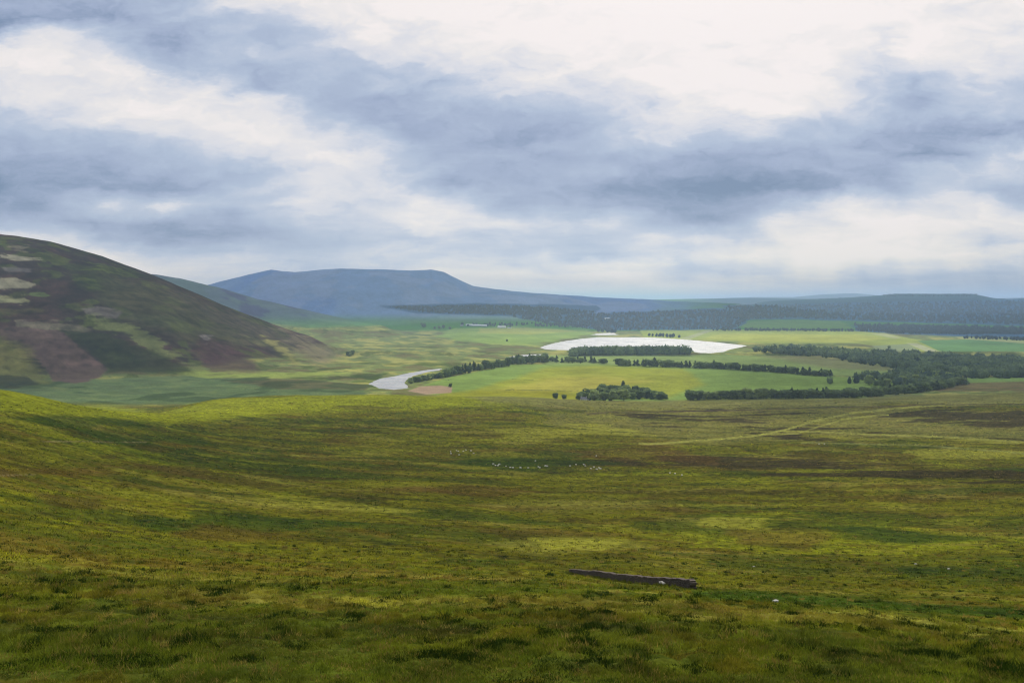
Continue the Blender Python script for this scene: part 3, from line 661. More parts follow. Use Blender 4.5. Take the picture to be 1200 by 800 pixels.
# ------------------------------------------------------------------ mesh helper
def mesh_np(name, verts, faces, mats, colors=None, smooth=False, mi=None, link=True):
    """faces: (n,k) int array"""
    me = bpy.data.meshes.new(name)
    verts = np.asarray(verts, np.float32); faces = np.asarray(faces, np.int32); n, k = faces.shape
    me.vertices.add(len(verts)); me.vertices.foreach_set('co', verts.ravel())
    me.loops.add(n * k); me.loops.foreach_set('vertex_index', faces.ravel())
    me.polygons.add(n); me.polygons.foreach_set('loop_start', np.arange(0, n * k, k, dtype=np.int32)); me.polygons.foreach_set('loop_total', np.full(n, k, np.int32))
    if mi is not None: me.polygons.foreach_set('material_index', np.asarray(mi, np.int32))
    me.polygons.foreach_set('use_smooth', np.full(n, smooth, bool))
    for m in (mats if isinstance(mats, (list, tuple)) else [mats]): me.materials.append(m)
    if colors is not None:
        a = me.attributes.new('cover', 'FLOAT_COLOR', 'POINT')
        a.data.foreach_set('color', np.concatenate([colors, np.ones((len(colors), 1))], 1).astype(np.float32).ravel())
    me.update(calc_edges=True)
    if not link: return me
    o = bpy.data.objects.new(name, me); COL.objects.link(o); return o
def tag(o, label=None, cat=None, group=None, kind=None):
    if label: o['label'] = label
    if cat: o['category'] = cat
    if group: o['group'] = group
    if kind: o['kind'] = kind
    return o

# ground sheet
idx = np.arange(NT * NR).reshape(NT, NR)
q = np.stack([idx[:-1, :-1], idx[1:, :-1], idx[1:, 1:], idx[:-1, 1:]], -1).reshape(-1, 4)
V = np.stack([GX, GY, GZ], -1).reshape(-1, 3); CC = GC
cap = len(V); V = np.vstack([V, [[0, 0, -1.7]]]); CC = np.vstack([CC, CC[:1]])
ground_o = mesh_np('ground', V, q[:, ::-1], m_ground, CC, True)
# small cap under the viewer
tri = np.stack([idx[:-1, 0], idx[1:, 0], np.full(NT - 1, cap)], -1)
cap_o = mesh_np('ground', V[np.concatenate([idx[:, 0], [cap]])], np.stack([np.arange(NT - 1), np.arange(1, NT), np.full(NT - 1, NT)], -1), m_ground, CC[np.concatenate([idx[:, 0], [cap]])], True)
tag(ground_o, 'rolling green and brown moorland falling to a valley of fields, with heathery hills beyond', 'ground', kind='structure')
tag(cap_o, 'patch of moor directly under the viewer', 'ground', kind='structure')

# water sheets
import bmesh
for i, (nm, pts, zl, _) in enumerate(WATERS):
    bm = bmesh.new(); P_ = np.array(pts); c0 = P_.mean(0)
    # grown a little so the shore of the ground sheet cuts it
    vs_ = []
    n = len(P_)
    area = 0.5 * np.sum(P_[:, 0] * np.roll(P_[:, 1], -1) - np.roll(P_[:, 0], -1) * P_[:, 1]); sg = np.sign(area)
    for k in range(n):
        t = P_[(k + 1) % n] - P_[k - 1]; t = t / (np.hypot(*t) + 1e-9); nn = np.array([t[1], -t[0]]) * sg
        p = P_[k] + nn * 14; vs_.append(bm.verts.new((p[0], p[1], zl)))
    f = bm.faces.new(vs_)
    f.normal_update()
    if f.normal.z < 0: f.normal_flip()
    bmesh.ops.triangulate(bm, faces=[f])
    me = bpy.data.meshes.new(nm); bm.to_mesh(me); bm.free(); me.materials.append(m_water)
    o = bpy.data.objects.new(nm, me); COL.objects.link(o)
    tag(o, ["broad bright silver reservoir behind the dark lakeside wood", "slim silver arm of water glimpsed over the long tree belt",
            "short pale strip of water above the broad reservoir", "small bright inlet at the left end of the long tree belt"][i], 'water', kind='structure')

# ------------------------------------------------------------------ clouds added overhead, out of frame, shaped to throw the wanted shade
ci = np.unique(np.linspace(0, NI - 1, 170).astype(int)); JC = int(np.searchsorted(YE, 8800)); cj = np.unique(np.concatenate([np.arange(8, 560, 7), np.arange(560, JC, 9), [JC]]))
cX, cY, cZ = GX[ci][:, cj], GY[ci][:, cj], shape(GX[ci][:, cj], GY[ci][:, cj], False)
S = shade(600 + F * cX / cY, HOR - F * cZ / cY, cX, cY)
dens = 1 - np.sqrt(1 - S)
ALT = 6200.0
tt = (ALT - cZ) / L[2]
KX, KY = cX + L[0] * tt, cY + L[1] * tt
nz = fbm(KX, KY, 300, 4, 31)
top = ALT + 60 + 420 * dens + nz * 160 * dens; bot = ALT - 30 - 90 * dens + nz * 60 * dens
ni, nj = KX.shape
id2 = np.arange(ni * nj).reshape(ni, nj)
qa = np.stack([id2[:-1, :-1], id2[1:, :-1], id2[1:, 1:], id2[:-1, 1:]], -1).reshape(-1, 4)
M2 = ni * nj
rim = np.concatenate([id2[:, 0], id2[-1, 1:], id2[-2::-1, -1], id2[0, -2:0:-1]])
side = np.stack([rim, np.roll(rim, -1), np.roll(rim, -1) + M2, rim + M2], -1)
VC = np.vstack([np.stack([KX, KY, top], -1).reshape(-1, 3), np.stack([KX, KY, bot], -1).reshape(-1, 3)])
fc = np.vstack([qa[:, ::-1], qa + M2, side])
m_shade_cloud, g = mat("shade_cloud")
dn = g.n('ShaderNodeAttribute', attribute_name='cover').outputs['Fac']
tr_ = g.n('ShaderNodeBsdfTransparent'); df = g.n('ShaderNodeBsdfDiffuse'); df.inputs[0].default_value = (.85, .87, .9, 1)
tl = g.n('ShaderNodeBsdfTranslucent'); tl.inputs[0].default_value = (.5, .52, .55, 1)
m1 = g.n('ShaderNodeMixShader'); m1.inputs[0].default_value = .3; g.nt.links.new(df.outputs[0], m1.inputs[1]); g.nt.links.new(tl.outputs[0], m1.inputs[2])
m2 = g.n('ShaderNodeMixShader'); g.put(m2.inputs[0], dn); g.nt.links.new(tr_.outputs[0], m2.inputs[1]); g.nt.links.new(m1.outputs[0], m2.inputs[2])
finish(m_shade_cloud, g, m2.outputs[0])
dd = np.concatenate([dens.ravel(), dens.ravel()])
clo = mesh_np('shade_clouds', VC, fc, m_shade_cloud, np.stack([dd] * 3, -1), True)
tag(clo, 'unseen high layer added and shaped to shade the valley', 'shade_cloud', kind='structure')

# ------------------------------------------------------------------ haze
m_haze, g = mat("haze_air")
pv = g.n('ShaderNodeVolumePrincipled'); pv.inputs['Color'].default_value = (0.585, 0.765, 1.0, 1); pv.inputs['Density'].default_value = DENS
pv.inputs['Anisotropy'].default_value = 0.1
finish(m_haze, g, None, pv.outputs[0])
zlo, zhi = float(GZ.min()) - 1, max(float(GZ.max()), 10) + 5
hb = 1.0
R_ = 48000
bv = [(x, y, z) for x in (-R_, R_) for y in (-R_, R_) for z in (zlo, zhi)]
bf = [(0, 1, 3, 2), (4, 6, 7, 5), (0, 4, 5, 1), (2, 3, 7, 6), (0, 2, 6, 4), (1, 5, 7, 3)]
hz_o = mesh_np('haze', bv, bf, m_haze); tag(hz_o, 'pale blue haze over the valley and hills', 'haze', kind='stuff')

# ------------------------------------------------------------------ tree templates (unit height)
def ico(sub=1):
    bm = bmesh.new(); bmesh.ops.create_icosphere(bm, subdivisions=sub, radius=1)
    v = np.array([p.co[:] for p in bm.verts]); f = np.array([[q.index for q in p.verts] for p in bm.faces]); bm.free(); return v, f
def leaf_cloud(lobes, n, size, r):
    """small leaf-clump faces through the volume of the lobes, denser near their surface"""
    w = np.array([l[3] * l[4] for l in lobes]); w = w / w.sum()
    k = r.choice(len(lobes), n, p=w); Lb = np.array(lobes)[k]
    d = r.normal(size=(n, 3)); d /= np.linalg.norm(d, axis=1)[:, None]
    rad = r.uniform(.55, 1.06, n) ** .6
    c = Lb[:, :3] + d * rad[:, None] * np.stack([Lb[:, 3], Lb[:, 3], Lb[:, 4]], -1)
    nrm = d + r.normal(size=(n, 3)) * .7; nrm /= np.linalg.norm(nrm, axis=1)[:, None]
    a = np.cross(nrm, r.normal(size=(n, 3))); a /= np.linalg.norm(a, axis=1)[:, None] + 1e-9; b = np.cross(nrm, a)
    s = size * r.uniform(.6, 1.4, n)[:, None]
    V = np.stack([c - a * s - b * s * .7, c + a * s - b * s * .8, c + a * s * .8 + b * s, c - a * s * .7 + b * s * .8], 1).reshape(-1, 3)
    return V, np.arange(n * 4).reshape(-1, 4)
def trunk_mesh(name, h, r0, limbs, r, mt):
    V, Fq = [], []
    def tube(p0, p1, ra, rb, n=6):
        p0, p1 = np.array(p0, float), np.array(p1, float); d = p1 - p0; d /= np.linalg.norm(d)
        a = np.cross(d, (0.3, 0.9, 0.1)); a /= np.linalg.norm(a); b = np.cross(d, a); o = len(V)
        for p, q in ((p0, ra), (p1, rb)):
            for i in range(n): V.append(p + q * (a * cos(2 * pi * i / n) + b * sin(2 * pi * i / n)))
        for i in range(n): Fq.append((o + i, o + (i + 1) % n, o + n + (i + 1) % n, o + n + i))
    tube((0, 0, -.05), (.01, 0, h * .45), r0, r0 * .7); tube((.01, 0, h * .45), (-.01, .01, h), r0 * .7, r0 * .25)
    for i in range(limbs):
        z = h * r.uniform(.35, .8); a = r.uniform(0, 2 * pi); l = r.uniform(.12, .25)
        tube((0, 0, z), (l * cos(a), l * sin(a), z + l * .8), r0 * .4, r0 * .12)
    return mesh_np(name, V, Fq, mt, link=False)
def broad(seed, spread=.30, n=1300, mt=None):
    r = np.random.default_rng(seed); lobes = []
    for i in range(14):
        a = r.uniform(0, 2 * pi); q = r.uniform(.3, 1) * spread * .8; z = r.uniform(.14, .84)
        k = 1 - abs(z - .42) * .8; lobes.append((q * cos(a) * k, q * sin(a) * k, z, r.uniform(.12, .20), r.uniform(.11, .18)))
    lobes.append((0, 0, .45, .25, .36))
    V, f = leaf_cloud(lobes, n, .034, r)
    return mesh_np('crown', V, f, mt, link=False), trunk_mesh('trunk', .6, .028, 6, r, m_bark)
def pine(seed, n=900):
    r = np.random.default_rng(seed); lobes = []
    for i in range(14):
        z = .14 + .82 * i / 13; R = .20 * (1 - (z - .1) / .95) + .02
        for k in range(2):
            a = r.uniform(0, 2 * pi); lobes.append((R * .45 * cos(a), R * .45 * sin(a), z, R * .75, .05))
    V, f = leaf_cloud(lobes, n, .026, r)
    return mesh_np('crown', V, f, m_pine, link=False), trunk_mesh('trunk', .9, .02, 4, r, m_bark)
T_D = [broad(s, .36, 1600, m_leafd) for s in (1, 2, 3)]
T_L = [broad(s, .40, 1600, m_leafl) for s in (4, 5)]
T_P = [pine(s) for s in (6, 7, 8)]

protos = {}
def make_tree(kind, name, mesh_pair):
    root = bpy.data.objects.new(name, None); COL.objects.link(root)
    for me, nm in zip(mesh_pair, ('crown', 'trunk')):
        c = bpy.data.objects.new(nm, me); COL.objects.link(c); c.parent = root
    root.empty_display_size = .1
    return root
used = set()
KINDS = {'d': ('broadleaf_tree', T_D), 'l': ('broadleaf_tree', T_L), 'p': ('pine_tree', T_P)}
placed = []
def tree(px, y, hpx, kind, label, group=None, wide=1.0, y0=1180, jz=-0.3):
    gp = ground(px, y, y0)
    if gp is None: return
    x, Y, z = gp; h = hpx * Y / F
    name, pool = KINDS[kind]; k = int(rng.integers(len(pool))); key = (kind, k)
    if key not in protos:
        root = protos[key] = make_tree(kind, name, pool[k])
    else:
        src = protos[key]; root = src.copy(); COL.objects.link(root)
        for ch in src.children:
            c = ch.copy(); COL.objects.link(c); c.parent = root
    root.location = (x, Y, z + jz); root.rotation_euler = (0, 0, rng.uniform(0, 6.28)); w = wide * rng.uniform(.9, 1.15)
    root.scale = (h * w, h * w, h)
    for kx in ('group',):
        if kx in root.keys(): del root[kx]
    tag(root, label, 'tree', group); placed.append((px, y)); return root
def belt(line, n, hpx, kinds, label, group, jy=.8, wide=1.0, y0=1180):
    P_ = np.array(line, float); L_ = np.concatenate([[0], np.cumsum(np.hypot(np.diff(P_[:, 0]), np.diff(P_[:, 1])))])
    for k in range(n):
        s = (k + rng.uniform(.2, .8)) / n * L_[-1]
        px, y = np.interp(s, L_, P_[:, 0]), np.interp(s, L_, P_[:, 1])
        kd = kinds[int(rng.integers(len(kinds)))]; part = ('left', 'middle', 'right')[min(2, 3 * k // n)] if n > 9 else None
        lb, gr_ = label, group
        if part:
            lb = {'d': 'dark rounded ', 'l': 'lighter green rounded ', 'p': 'dark pointed '}[kd] + label + ', %s third' % part; gr_ = '%s %s, %s third' % ({'d': 'dark', 'l': 'lighter', 'p': 'pointed'}[kd], group, part)
        tree(px, y - abs(rng.normal()) * jy, hpx * rng.uniform(.78, 1.15), kd, lb, gr_, wide, y0)

# the round copse in front of the green field
for px, y, h, k, lb in ((697, 470.5, 15, 'l', 'pale green rounded tree at the front left of the round copse'), (717, 470.6, 14, 'l', 'broad pale green tree, first of the pair at the front of the round copse'),
                        (731, 470.2, 14, 'l', 'broad pale green tree, second of the pair at the front of the round copse'), (771, 467.8, 9, 'l', 'low light green tree at the right end of the round copse'),
                        (780.5, 467.6, 6, 'd', 'small dark bush standing just right of the round copse'), (690, 467, 14, 'd', 'tall dark tree at the front left corner of the round copse'),
                        (708, 470.6, 12, 'd', 'dark tree between the pale rounded trees of the copse'), (661, 470.6, 6.5, 'd', 'small dark bush left of the cottage by the copse'), (651, 471.5, 8, 'd', 'lone bushy tree furthest left of the cottage'),
                        (528, 453.5, 5.5, 'd', 'small round tree on the bare pink soil by the inlet'), (496, 383.5, 6, 'd', 'lone dark tree in the far green pasture left of the farm'),
                        (594, 400, 3, 'd', 'single low bush in the pasture above the long belt'), (548, 431.8, 3, 'd', 'small bush on the far bank of the inlet'),
                        (1042, 408.5, 4, 'd', 'single tree beside the pale stubble strip')):
    tree(px, y, h, k, lb, wide=1.35)
for k in range(52):
    px = 679 + 99 * ((k * .618) % 1); t = (px - 728) / 50
    y = 468.8 - (k / 52) * 10 * max(0, 1 - t * t) - .4
    tree(px, y, rng.uniform(10, 14) * (1 - .25 * abs(t)), 'dddp'[k % 4], ('pointed dark pine' if k % 4 == 3 else 'dark rounded tree') + ' packed in the %s half of the round copse' % ('left' if px < 728 else 'right'), ('pines' if k % 4 == 3 else 'trees') + ' in the %s half of the round copse' % ('left' if px < 728 else 'right'), 1.5)
belt([(806, 471), (850, 472), (905, 470.5)], 24, 12, 'ddl', 'tree in the short belt right of the round copse', 'trees of the short front belt', 1.4, 1.6)
belt([(903, 469), (960, 468.5), (1010, 465.5), (1060, 462.5), (1100, 456.5), (1132, 450.5)], 62, 12, 'dddp', 'tree of the long front belt', 'trees of the long front belt', 1.3, 1.65)
belt([(1015, 455), (1060, 452), (1120, 446)], 14, 11, 'ddl', 'tree in the thick wood behind the long front belt', 'trees of the wood behind the front belt', 3.2, 1.3)
belt([(722, 428.5), (770, 430), (830, 432), (900, 436), (975, 442)], 54, 9, 'ddp', 'tree of the middle field belt', 'trees of the middle belt', .6, 1.8)
belt([(600, 425.5), (650, 425), (712, 426.5)], 20, 8, 'ddp', 'tree of the short belt below the reservoir', 'trees below the reservoir', .8, 1.8)
belt([(479, 449.5), (494, 446.8), (520, 442.5)], 18, 7.5, 'dld', 'low tree at the inlet end of the curving belt', 'inlet end of the curving belt', .6, 1.4)
belt([(520, 442.5), (560, 435), (600, 428.5), (640, 425)], 40, 11, 'dpd', 'tree of the curving lakeside belt', 'trees of the curving belt', .8, 1.2)
belt([(406, 418.5), (416, 416)], 3, 6, 'dl', 'small tree in the cluster on the bright slope below the hill', 'cluster of trees on the bright slope', .6, 1.2)
belt([(505, 385.5), (530, 386)], 4, 4, 'd', 'small dark tree in the loose row left of the far farm', 'loose row of trees by the far farm', .6, 1.4)
print('trees', len(placed))

# ------------------------------------------------------------------ woodland masses
I1 = ico(1)
def woodland(name, polys, label, y0, hm=(12, 20), seed=1, faces='leaf'):
    r = np.random.default_rng(seed); VV = []; FF = []; CL = []; off = 0
    for pts, n in polys:
        P_ = np.array(pts, float); k = 0; tries = 0
        while k < n and tries < n * 20:
            tries += 1
            px, y = r.uniform(P_[:, 0].min(), P_[:, 0].max()), r.uniform(P_[:, 1].min(), P_[:, 1].max())
            if poly_sd(np.array([px]), np.array([y]), pts)[0] < 0: continue
            gp = ground(px, y, y0)
            if gp is None: k += 1; continue
            h = r.uniform(*hm); wd = h * r.uniform(.30, .5)
            v, f = I1
            v = v * (1 + r.normal(size=(len(v), 1)) * .16) * np.array([wd, wd, h * .5]) + np.array([gp[0], gp[1], gp[2] + h * .45])
            patch = float(vnoise(np.array([gp[0] / 60]), np.array([gp[1] / 60]), seed)[0]); tcol = lerp(np.array((.045, .078, .060)), np.array((.20, .26, .11)), np.clip(patch * .9 - .25 + r.uniform(0, .45), 0, 1))
            VV.append(v); FF.append(f + off); CL.append(np.tile(tcol, (len(v), 1))); off += len(v); k += 1
            if faces == 'leaf':
                m_ = 22; c_ = r.normal(size=(m_, 3)); c_ /= np.linalg.norm(c_, axis=1)[:, None]; c_[:, 2] = np.abs(c_[:, 2]) * 1.1 - .1
                c_ = c_ * np.array([wd, wd, h * .5]) * r.uniform(.95, 1.15, (m_, 1)) + np.array([gp[0], gp[1], gp[2] + h * .45])
                s = wd * .28; t3 = c_[:, None, :] + r.normal(size=(m_, 3, 3)) * s
                CL.append(np.tile(tcol * 1.25, (m_ * 3, 1))); VV.append(t3.reshape(-1, 3)); FF.append(np.arange(m_ * 3).reshape(-1, 3) + off); off += m_ * 3
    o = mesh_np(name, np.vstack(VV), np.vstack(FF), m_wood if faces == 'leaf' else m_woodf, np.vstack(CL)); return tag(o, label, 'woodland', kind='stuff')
woodland('woodland', [([(668, 418), (700, 416.5), (760, 416), (808, 415), (806, 413.5), (760, 413.5), (700, 414), (672, 415)], 330)], 'dark flat-topped wood along the near shore of the reservoir', 1900, (19, 23), 2)
woodland('woodland', [([(878, 412), (905, 409), (940, 408), (975, 412), (1020, 415), (1060, 415), (1100, 418), (1150, 421), (1220, 425), (1220, 443), (1138, 443.5), (1110, 437), (1040, 431), (1000, 425), (960, 418), (900, 414)], 1250)], 'broad dark wood filling the right of the valley', 1300, (12, 19), 3)
woodland('woodland', [([(965, 450), (1000, 446), (1040, 440), (1060, 437), (1110, 441), (1128, 447), (1090, 454), (1050, 455), (1040, 449)], 110)], 'thick green wood behind the right end of the long front belt', 1250, (12, 18), 12)
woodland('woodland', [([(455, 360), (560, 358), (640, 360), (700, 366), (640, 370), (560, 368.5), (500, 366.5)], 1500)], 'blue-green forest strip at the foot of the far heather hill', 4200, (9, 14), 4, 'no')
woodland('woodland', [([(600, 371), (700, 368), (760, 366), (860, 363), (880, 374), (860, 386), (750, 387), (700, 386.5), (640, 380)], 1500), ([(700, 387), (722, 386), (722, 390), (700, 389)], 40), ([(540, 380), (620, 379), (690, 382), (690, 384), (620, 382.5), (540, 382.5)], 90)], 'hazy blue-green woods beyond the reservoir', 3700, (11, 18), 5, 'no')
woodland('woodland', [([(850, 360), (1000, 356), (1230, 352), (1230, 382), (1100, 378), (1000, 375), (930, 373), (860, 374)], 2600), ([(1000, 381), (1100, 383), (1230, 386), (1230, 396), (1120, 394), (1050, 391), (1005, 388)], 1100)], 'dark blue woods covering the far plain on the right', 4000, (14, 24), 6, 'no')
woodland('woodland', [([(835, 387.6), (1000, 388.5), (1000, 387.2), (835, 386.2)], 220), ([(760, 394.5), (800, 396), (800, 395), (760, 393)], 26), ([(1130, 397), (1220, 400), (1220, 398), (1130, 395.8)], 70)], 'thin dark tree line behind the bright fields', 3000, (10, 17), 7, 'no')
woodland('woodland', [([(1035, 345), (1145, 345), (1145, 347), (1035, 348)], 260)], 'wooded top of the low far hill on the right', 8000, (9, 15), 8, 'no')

# ------------------------------------------------------------------ grass and tussocks
def grass(name, n, ylo, yhi, hgt, blades, wpx, label, seed, spread, lean=.5, dark=0.0, wmin=.003):
    r = np.random.default_rng(seed)
    yy = r.uniform(ylo, yhi, n * 2)[:n]; px = r.uniform(-90, 1290, n)
    fi = np.interp(np.arctan((px - 600) / F), th_in, np.arange(NI)).astype(int)
    # invert picture height to distance along each column (columns descend nearly monotonically on the moor)
    Y = np.empty(n); J = NR
    jmax = np.searchsorted(YE, 1150)
    mono = np.minimum.accumulate(PYg[:, :jmax], axis=1)
    for c in np.unique(fi):
        m = fi == c; Y[m] = np.interp(-yy[m], -mono[c] + np.arange(jmax) * 1e-7, YE[:jmax])
    ok = Y < 1100
    px, Y = px[ok], Y[ok]; n = len(Y)
    X = (px - 600) / F * Y; Z = zat(X, Y)
    cl = fbm(X, Y, 1.1, 3, 300 + seed); keep = r.uniform(size=n) < ss(-.22, .12, cl + r.normal(size=n) * .05)
    X, Y, Z = X[keep], Y[keep], Z[keep]; n = len(X)
    big = np.clip(1 + 1.6 * fbm(X, Y, 5, 3, 310 + seed), .4, 2.0)
    C = cover(X, Y, Z)
    tint = r.uniform(.55, 1.45, (n, 1)); C = C * tint * 1.75
    dry = r.uniform(size=n) < .13; C[dry] = np.array((.26, .19, .06)) * tint[dry]
    dk = fbm(X, Y, .9, 3, 320) + r.normal(size=n) * .06 > .13; C[dk] = np.array((.020, .038, .006)) * tint[dk]
    k = blades
    bx = X[:, None] + r.normal(size=(n, k)) * spread(Y)[:, None]; by = Y[:, None] + r.normal(size=(n, k)) * spread(Y)[:, None]
    bz = Z[:, None] + np.zeros((n, k)) - .02
    hh = (hgt(Y) * big)[:, None] * r.uniform(.5, 1.2, (n, k)); w = np.maximum(wmin, wpx * Y / F)[:, None] * r.uniform(.6, 1.3, (n, k))
    a = r.uniform(0, 2 * pi, (n, k)); ln = hh * r.uniform(.1, lean * 1.6, (n, k)); b = r.uniform(0, 2 * pi, (n, k))
    p0 = np.stack([bx - w * np.cos(a), by - w * np.sin(a), bz], -1); p1 = np.stack([bx + w * np.cos(a), by + w * np.sin(a), bz], -1)
    tip = np.stack([bx + ln * np.cos(b), by + ln * np.sin(b), bz + hh], -1)
    V = np.stack([p0, p1, tip], 2).reshape(-1, 3)
    Cb = np.repeat(C, k * 3, 0) * r.uniform(.8, 1.25, (n * k, 1)).repeat(3, 0)
    o = mesh_np(name, V, np.arange(len(V)).reshape(-1, 3), m_grass, Cb); return tag(o, label, 'grass', kind='stuff')
grass('grass', 110000, 672, 850, lambda Y: .075 + .0 * Y, 9, .5, 'short green and straw grass blades over the near moor', 1, lambda Y: .05 + .0006 * Y, .8)
grass('tussocks', 9000, 640, 850, lambda Y: np.interp(Y, [10, 40, 120], [.15, .2, .26]), 34, .45, 'rough dark tussocks scattered over the near moor', 2, lambda Y: .09 + .001 * Y, .7)
grass('rushes', 90000, 470, 690, lambda Y: np.interp(Y, [40, 150, 500, 1000], [.16, .25, .4, .6]), 5, .5, 'rushes and tufts speckling the middle moor', 3, lambda Y: .12 + .0012 * Y, .5)

# ------------------------------------------------------------------ drystone wall
def to_world(px, y): return ground(px, y, 20)
pts = [to_world(*p) for p in ((668, 671), (695, 674), (720, 678), (745, 682), (770, 685), (792, 688), (812, 689.5))]
pe = (np.array(pts[0]), np.array(pts[-1])); wp = np.array([pe[0] * (1 - t) + pe[1] * t for t in np.linspace(0, 1, 9)]); wp[:, 1] += np.sin(np.linspace(0, pi, 9)) * -1.0
seg = np.concatenate([[0], np.cumsum(np.hypot(np.diff(wp[:, 0]), np.diff(wp[:, 1])))]); LEN = seg[-1]
print('wall', wp[0], wp[-1], LEN)
V = []; Fq = []; r = np.random.default_rng(5)
def at(s):
    x, y = np.interp(s, seg, wp[:, 0]), np.interp(s, seg, wp[:, 1]); x2, y2 = np.interp(s + .3, seg, wp[:, 0]), np.interp(s + .3, seg, wp[:, 1])
    x1, y1 = np.interp(s - .3, seg, wp[:, 0]), np.interp(s - .3, seg, wp[:, 1])
    t = np.array([x2 - x1, y2 - y1]); t /= np.hypot(*t); return np.array([x, y]), t
def block(c, t, z, lx, ly, lz):
    o = len(V); nrm = np.array([t[1], -t[0]])
    for a in (-1, 1):
        for b in (-1, 1):
            for e in (-1, 1):
                q = c + t * a * lx / 2 + nrm * b * ly / 2 + r.normal(size=2) * .012
                V.append((q[0], q[1], z + e * lz / 2 + r.normal() * .01))
    for f in ((0, 1, 3, 2), (4, 6, 7, 5), (0, 4, 5, 1), (2, 3, 7, 6), (0, 2, 6, 4), (1, 5, 7, 3)): Fq.append(tuple(o + i for i in f))
Hw = 0.0
s = 0.0
hw = lambda s: np.interp(s / LEN, [0, .04, .3, .7, 1], [.22, .45, .6, .56, .5])
for cix in range(9):
    s = r.uniform(0, .2)
    while s < LEN:
        lx = r.uniform(.16, .42); c, t = at(s + lx / 2); zc = cix * .12 - .05
        if zc < hw(s) + r.normal() * .04:
            z0 = float(zat(c[0], c[1])[0])
            block(c, t, z0 + zc, lx * .96, .5 - cix * .018 + r.uniform(-.04, .04), .125)
        s += lx
gr = np.random.default_rng(77); gV = []
for k in range(5200):
    s = gr.uniform(-.8, LEN + .8); cc, t = at(np.clip(s, 0, LEN)); cc = cc + t * (s - np.clip(s, 0, LEN)); nrm = np.array([t[1], -t[0]]); nrm = nrm * (1 if nrm[1] < 0 else -1)
    p = cc + nrm * (.27 + abs(gr.normal()) * .16); z = float(zat(p[0], p[1])[0]) - .03; h = gr.uniform(.06, .26) * (1.5 if vnoise(np.array([s * 1.1]), np.array([0.5]), 3)[0] > .6 else .7); a = gr.uniform(0, 6.3); w = .03
    gV += [(p[0] - w * cos(a), p[1] - w * sin(a), z), (p[0] + w * cos(a), p[1] + w * sin(a), z), (p[0] + gr.normal() * .06, p[1] + gr.normal() * .06, z + h)]
gC = np.repeat(np.array((.09, .10, .015)) * gr.uniform(.5, 1.8, (5200, 1)), 3, 0)
tag(mesh_np('grass', gV, np.arange(len(gV)).reshape(-1, 3), m_grass, gC), 'long grass growing against the foot of the drystone wall', 'grass', kind='stuff')
wall = bpy.data.objects.new('drystone_wall', None); COL.objects.link(wall)
tag(wall, 'short dark drystone wall standing alone on the near moor', 'wall')
org = np.array([wp[0][0], wp[0][1], wp[0][2]]); wall.location = org
o = mesh_np('stonework', np.array(V) - org, Fq, m_stone); o.parent = wall
V = []; Fq = []
for s in np.arange(.2, LEN - .2, .21):      # upright cope stones
    c, t = at(s); z0 = float(zat(c[0], c[1])[0]); block(c, t, z0 + hw(s) + .06, .15, .4, .22 + r.uniform(-.05, .05))
o = mesh_np('coping', np.array(V) - org, Fq, m_stone); o.parent = wall
V = []; Fq = []
c, t = at(LEN * .87)
nrm = np.array([t[1], -t[0]]); sgn = 1 if nrm[1] < 0 else -1
for k in range(5):
    cc, t = at(LEN * .87 + (k - 2) * .28); block(cc + nrm * sgn * .3, t, float(zat(cc[0], cc[1])[0]) + .28 + r.uniform(-.06, .1), .2, .14, .12)
o = mesh_np('pale_stones', np.array(V) - org, Fq, m_pale); o.parent = wall; o['label'] = 'pale stones in the wall face near its right end'

# ------------------------------------------------------------------ boulders
def boulder(px, y, size, label, i):
    gp = ground(px, y, 20); v, f = ico(3); r = np.random.default_rng(50 + i)
    d = 1 + .35 * fbm(v[:, 0] * 3 + i * 7, v[:, 1] * 3 + v[:, 2] * 2, 1.2, 3, i)
    v = v * d[:, None]; v = np.where(v > .75, .75 + (v - .75) * .3, v) * np.array([size * 1.25, size * .8, size * .62])
    o = mesh_np('boulder', v, f, m_pale, smooth=True); o.location = (gp[0], gp[1], gp[2] + size * .33); tag(o, label, 'rock')
boulder(883.5, 664, .20, 'small pale boulder alone on the grass right of the wall', 1)
boulder(1073, 661, .22, 'pale boulder, left of two at the dark green flush', 2)
boulder(1112, 667, .24, 'flat pale boulder, right of two at the dark green flush', 3)
boulder(909, 705, .14, 'low pale stone at the edge of the dark green streak', 4)
boulder(237, 0, .1, 'x', 5) if False else None

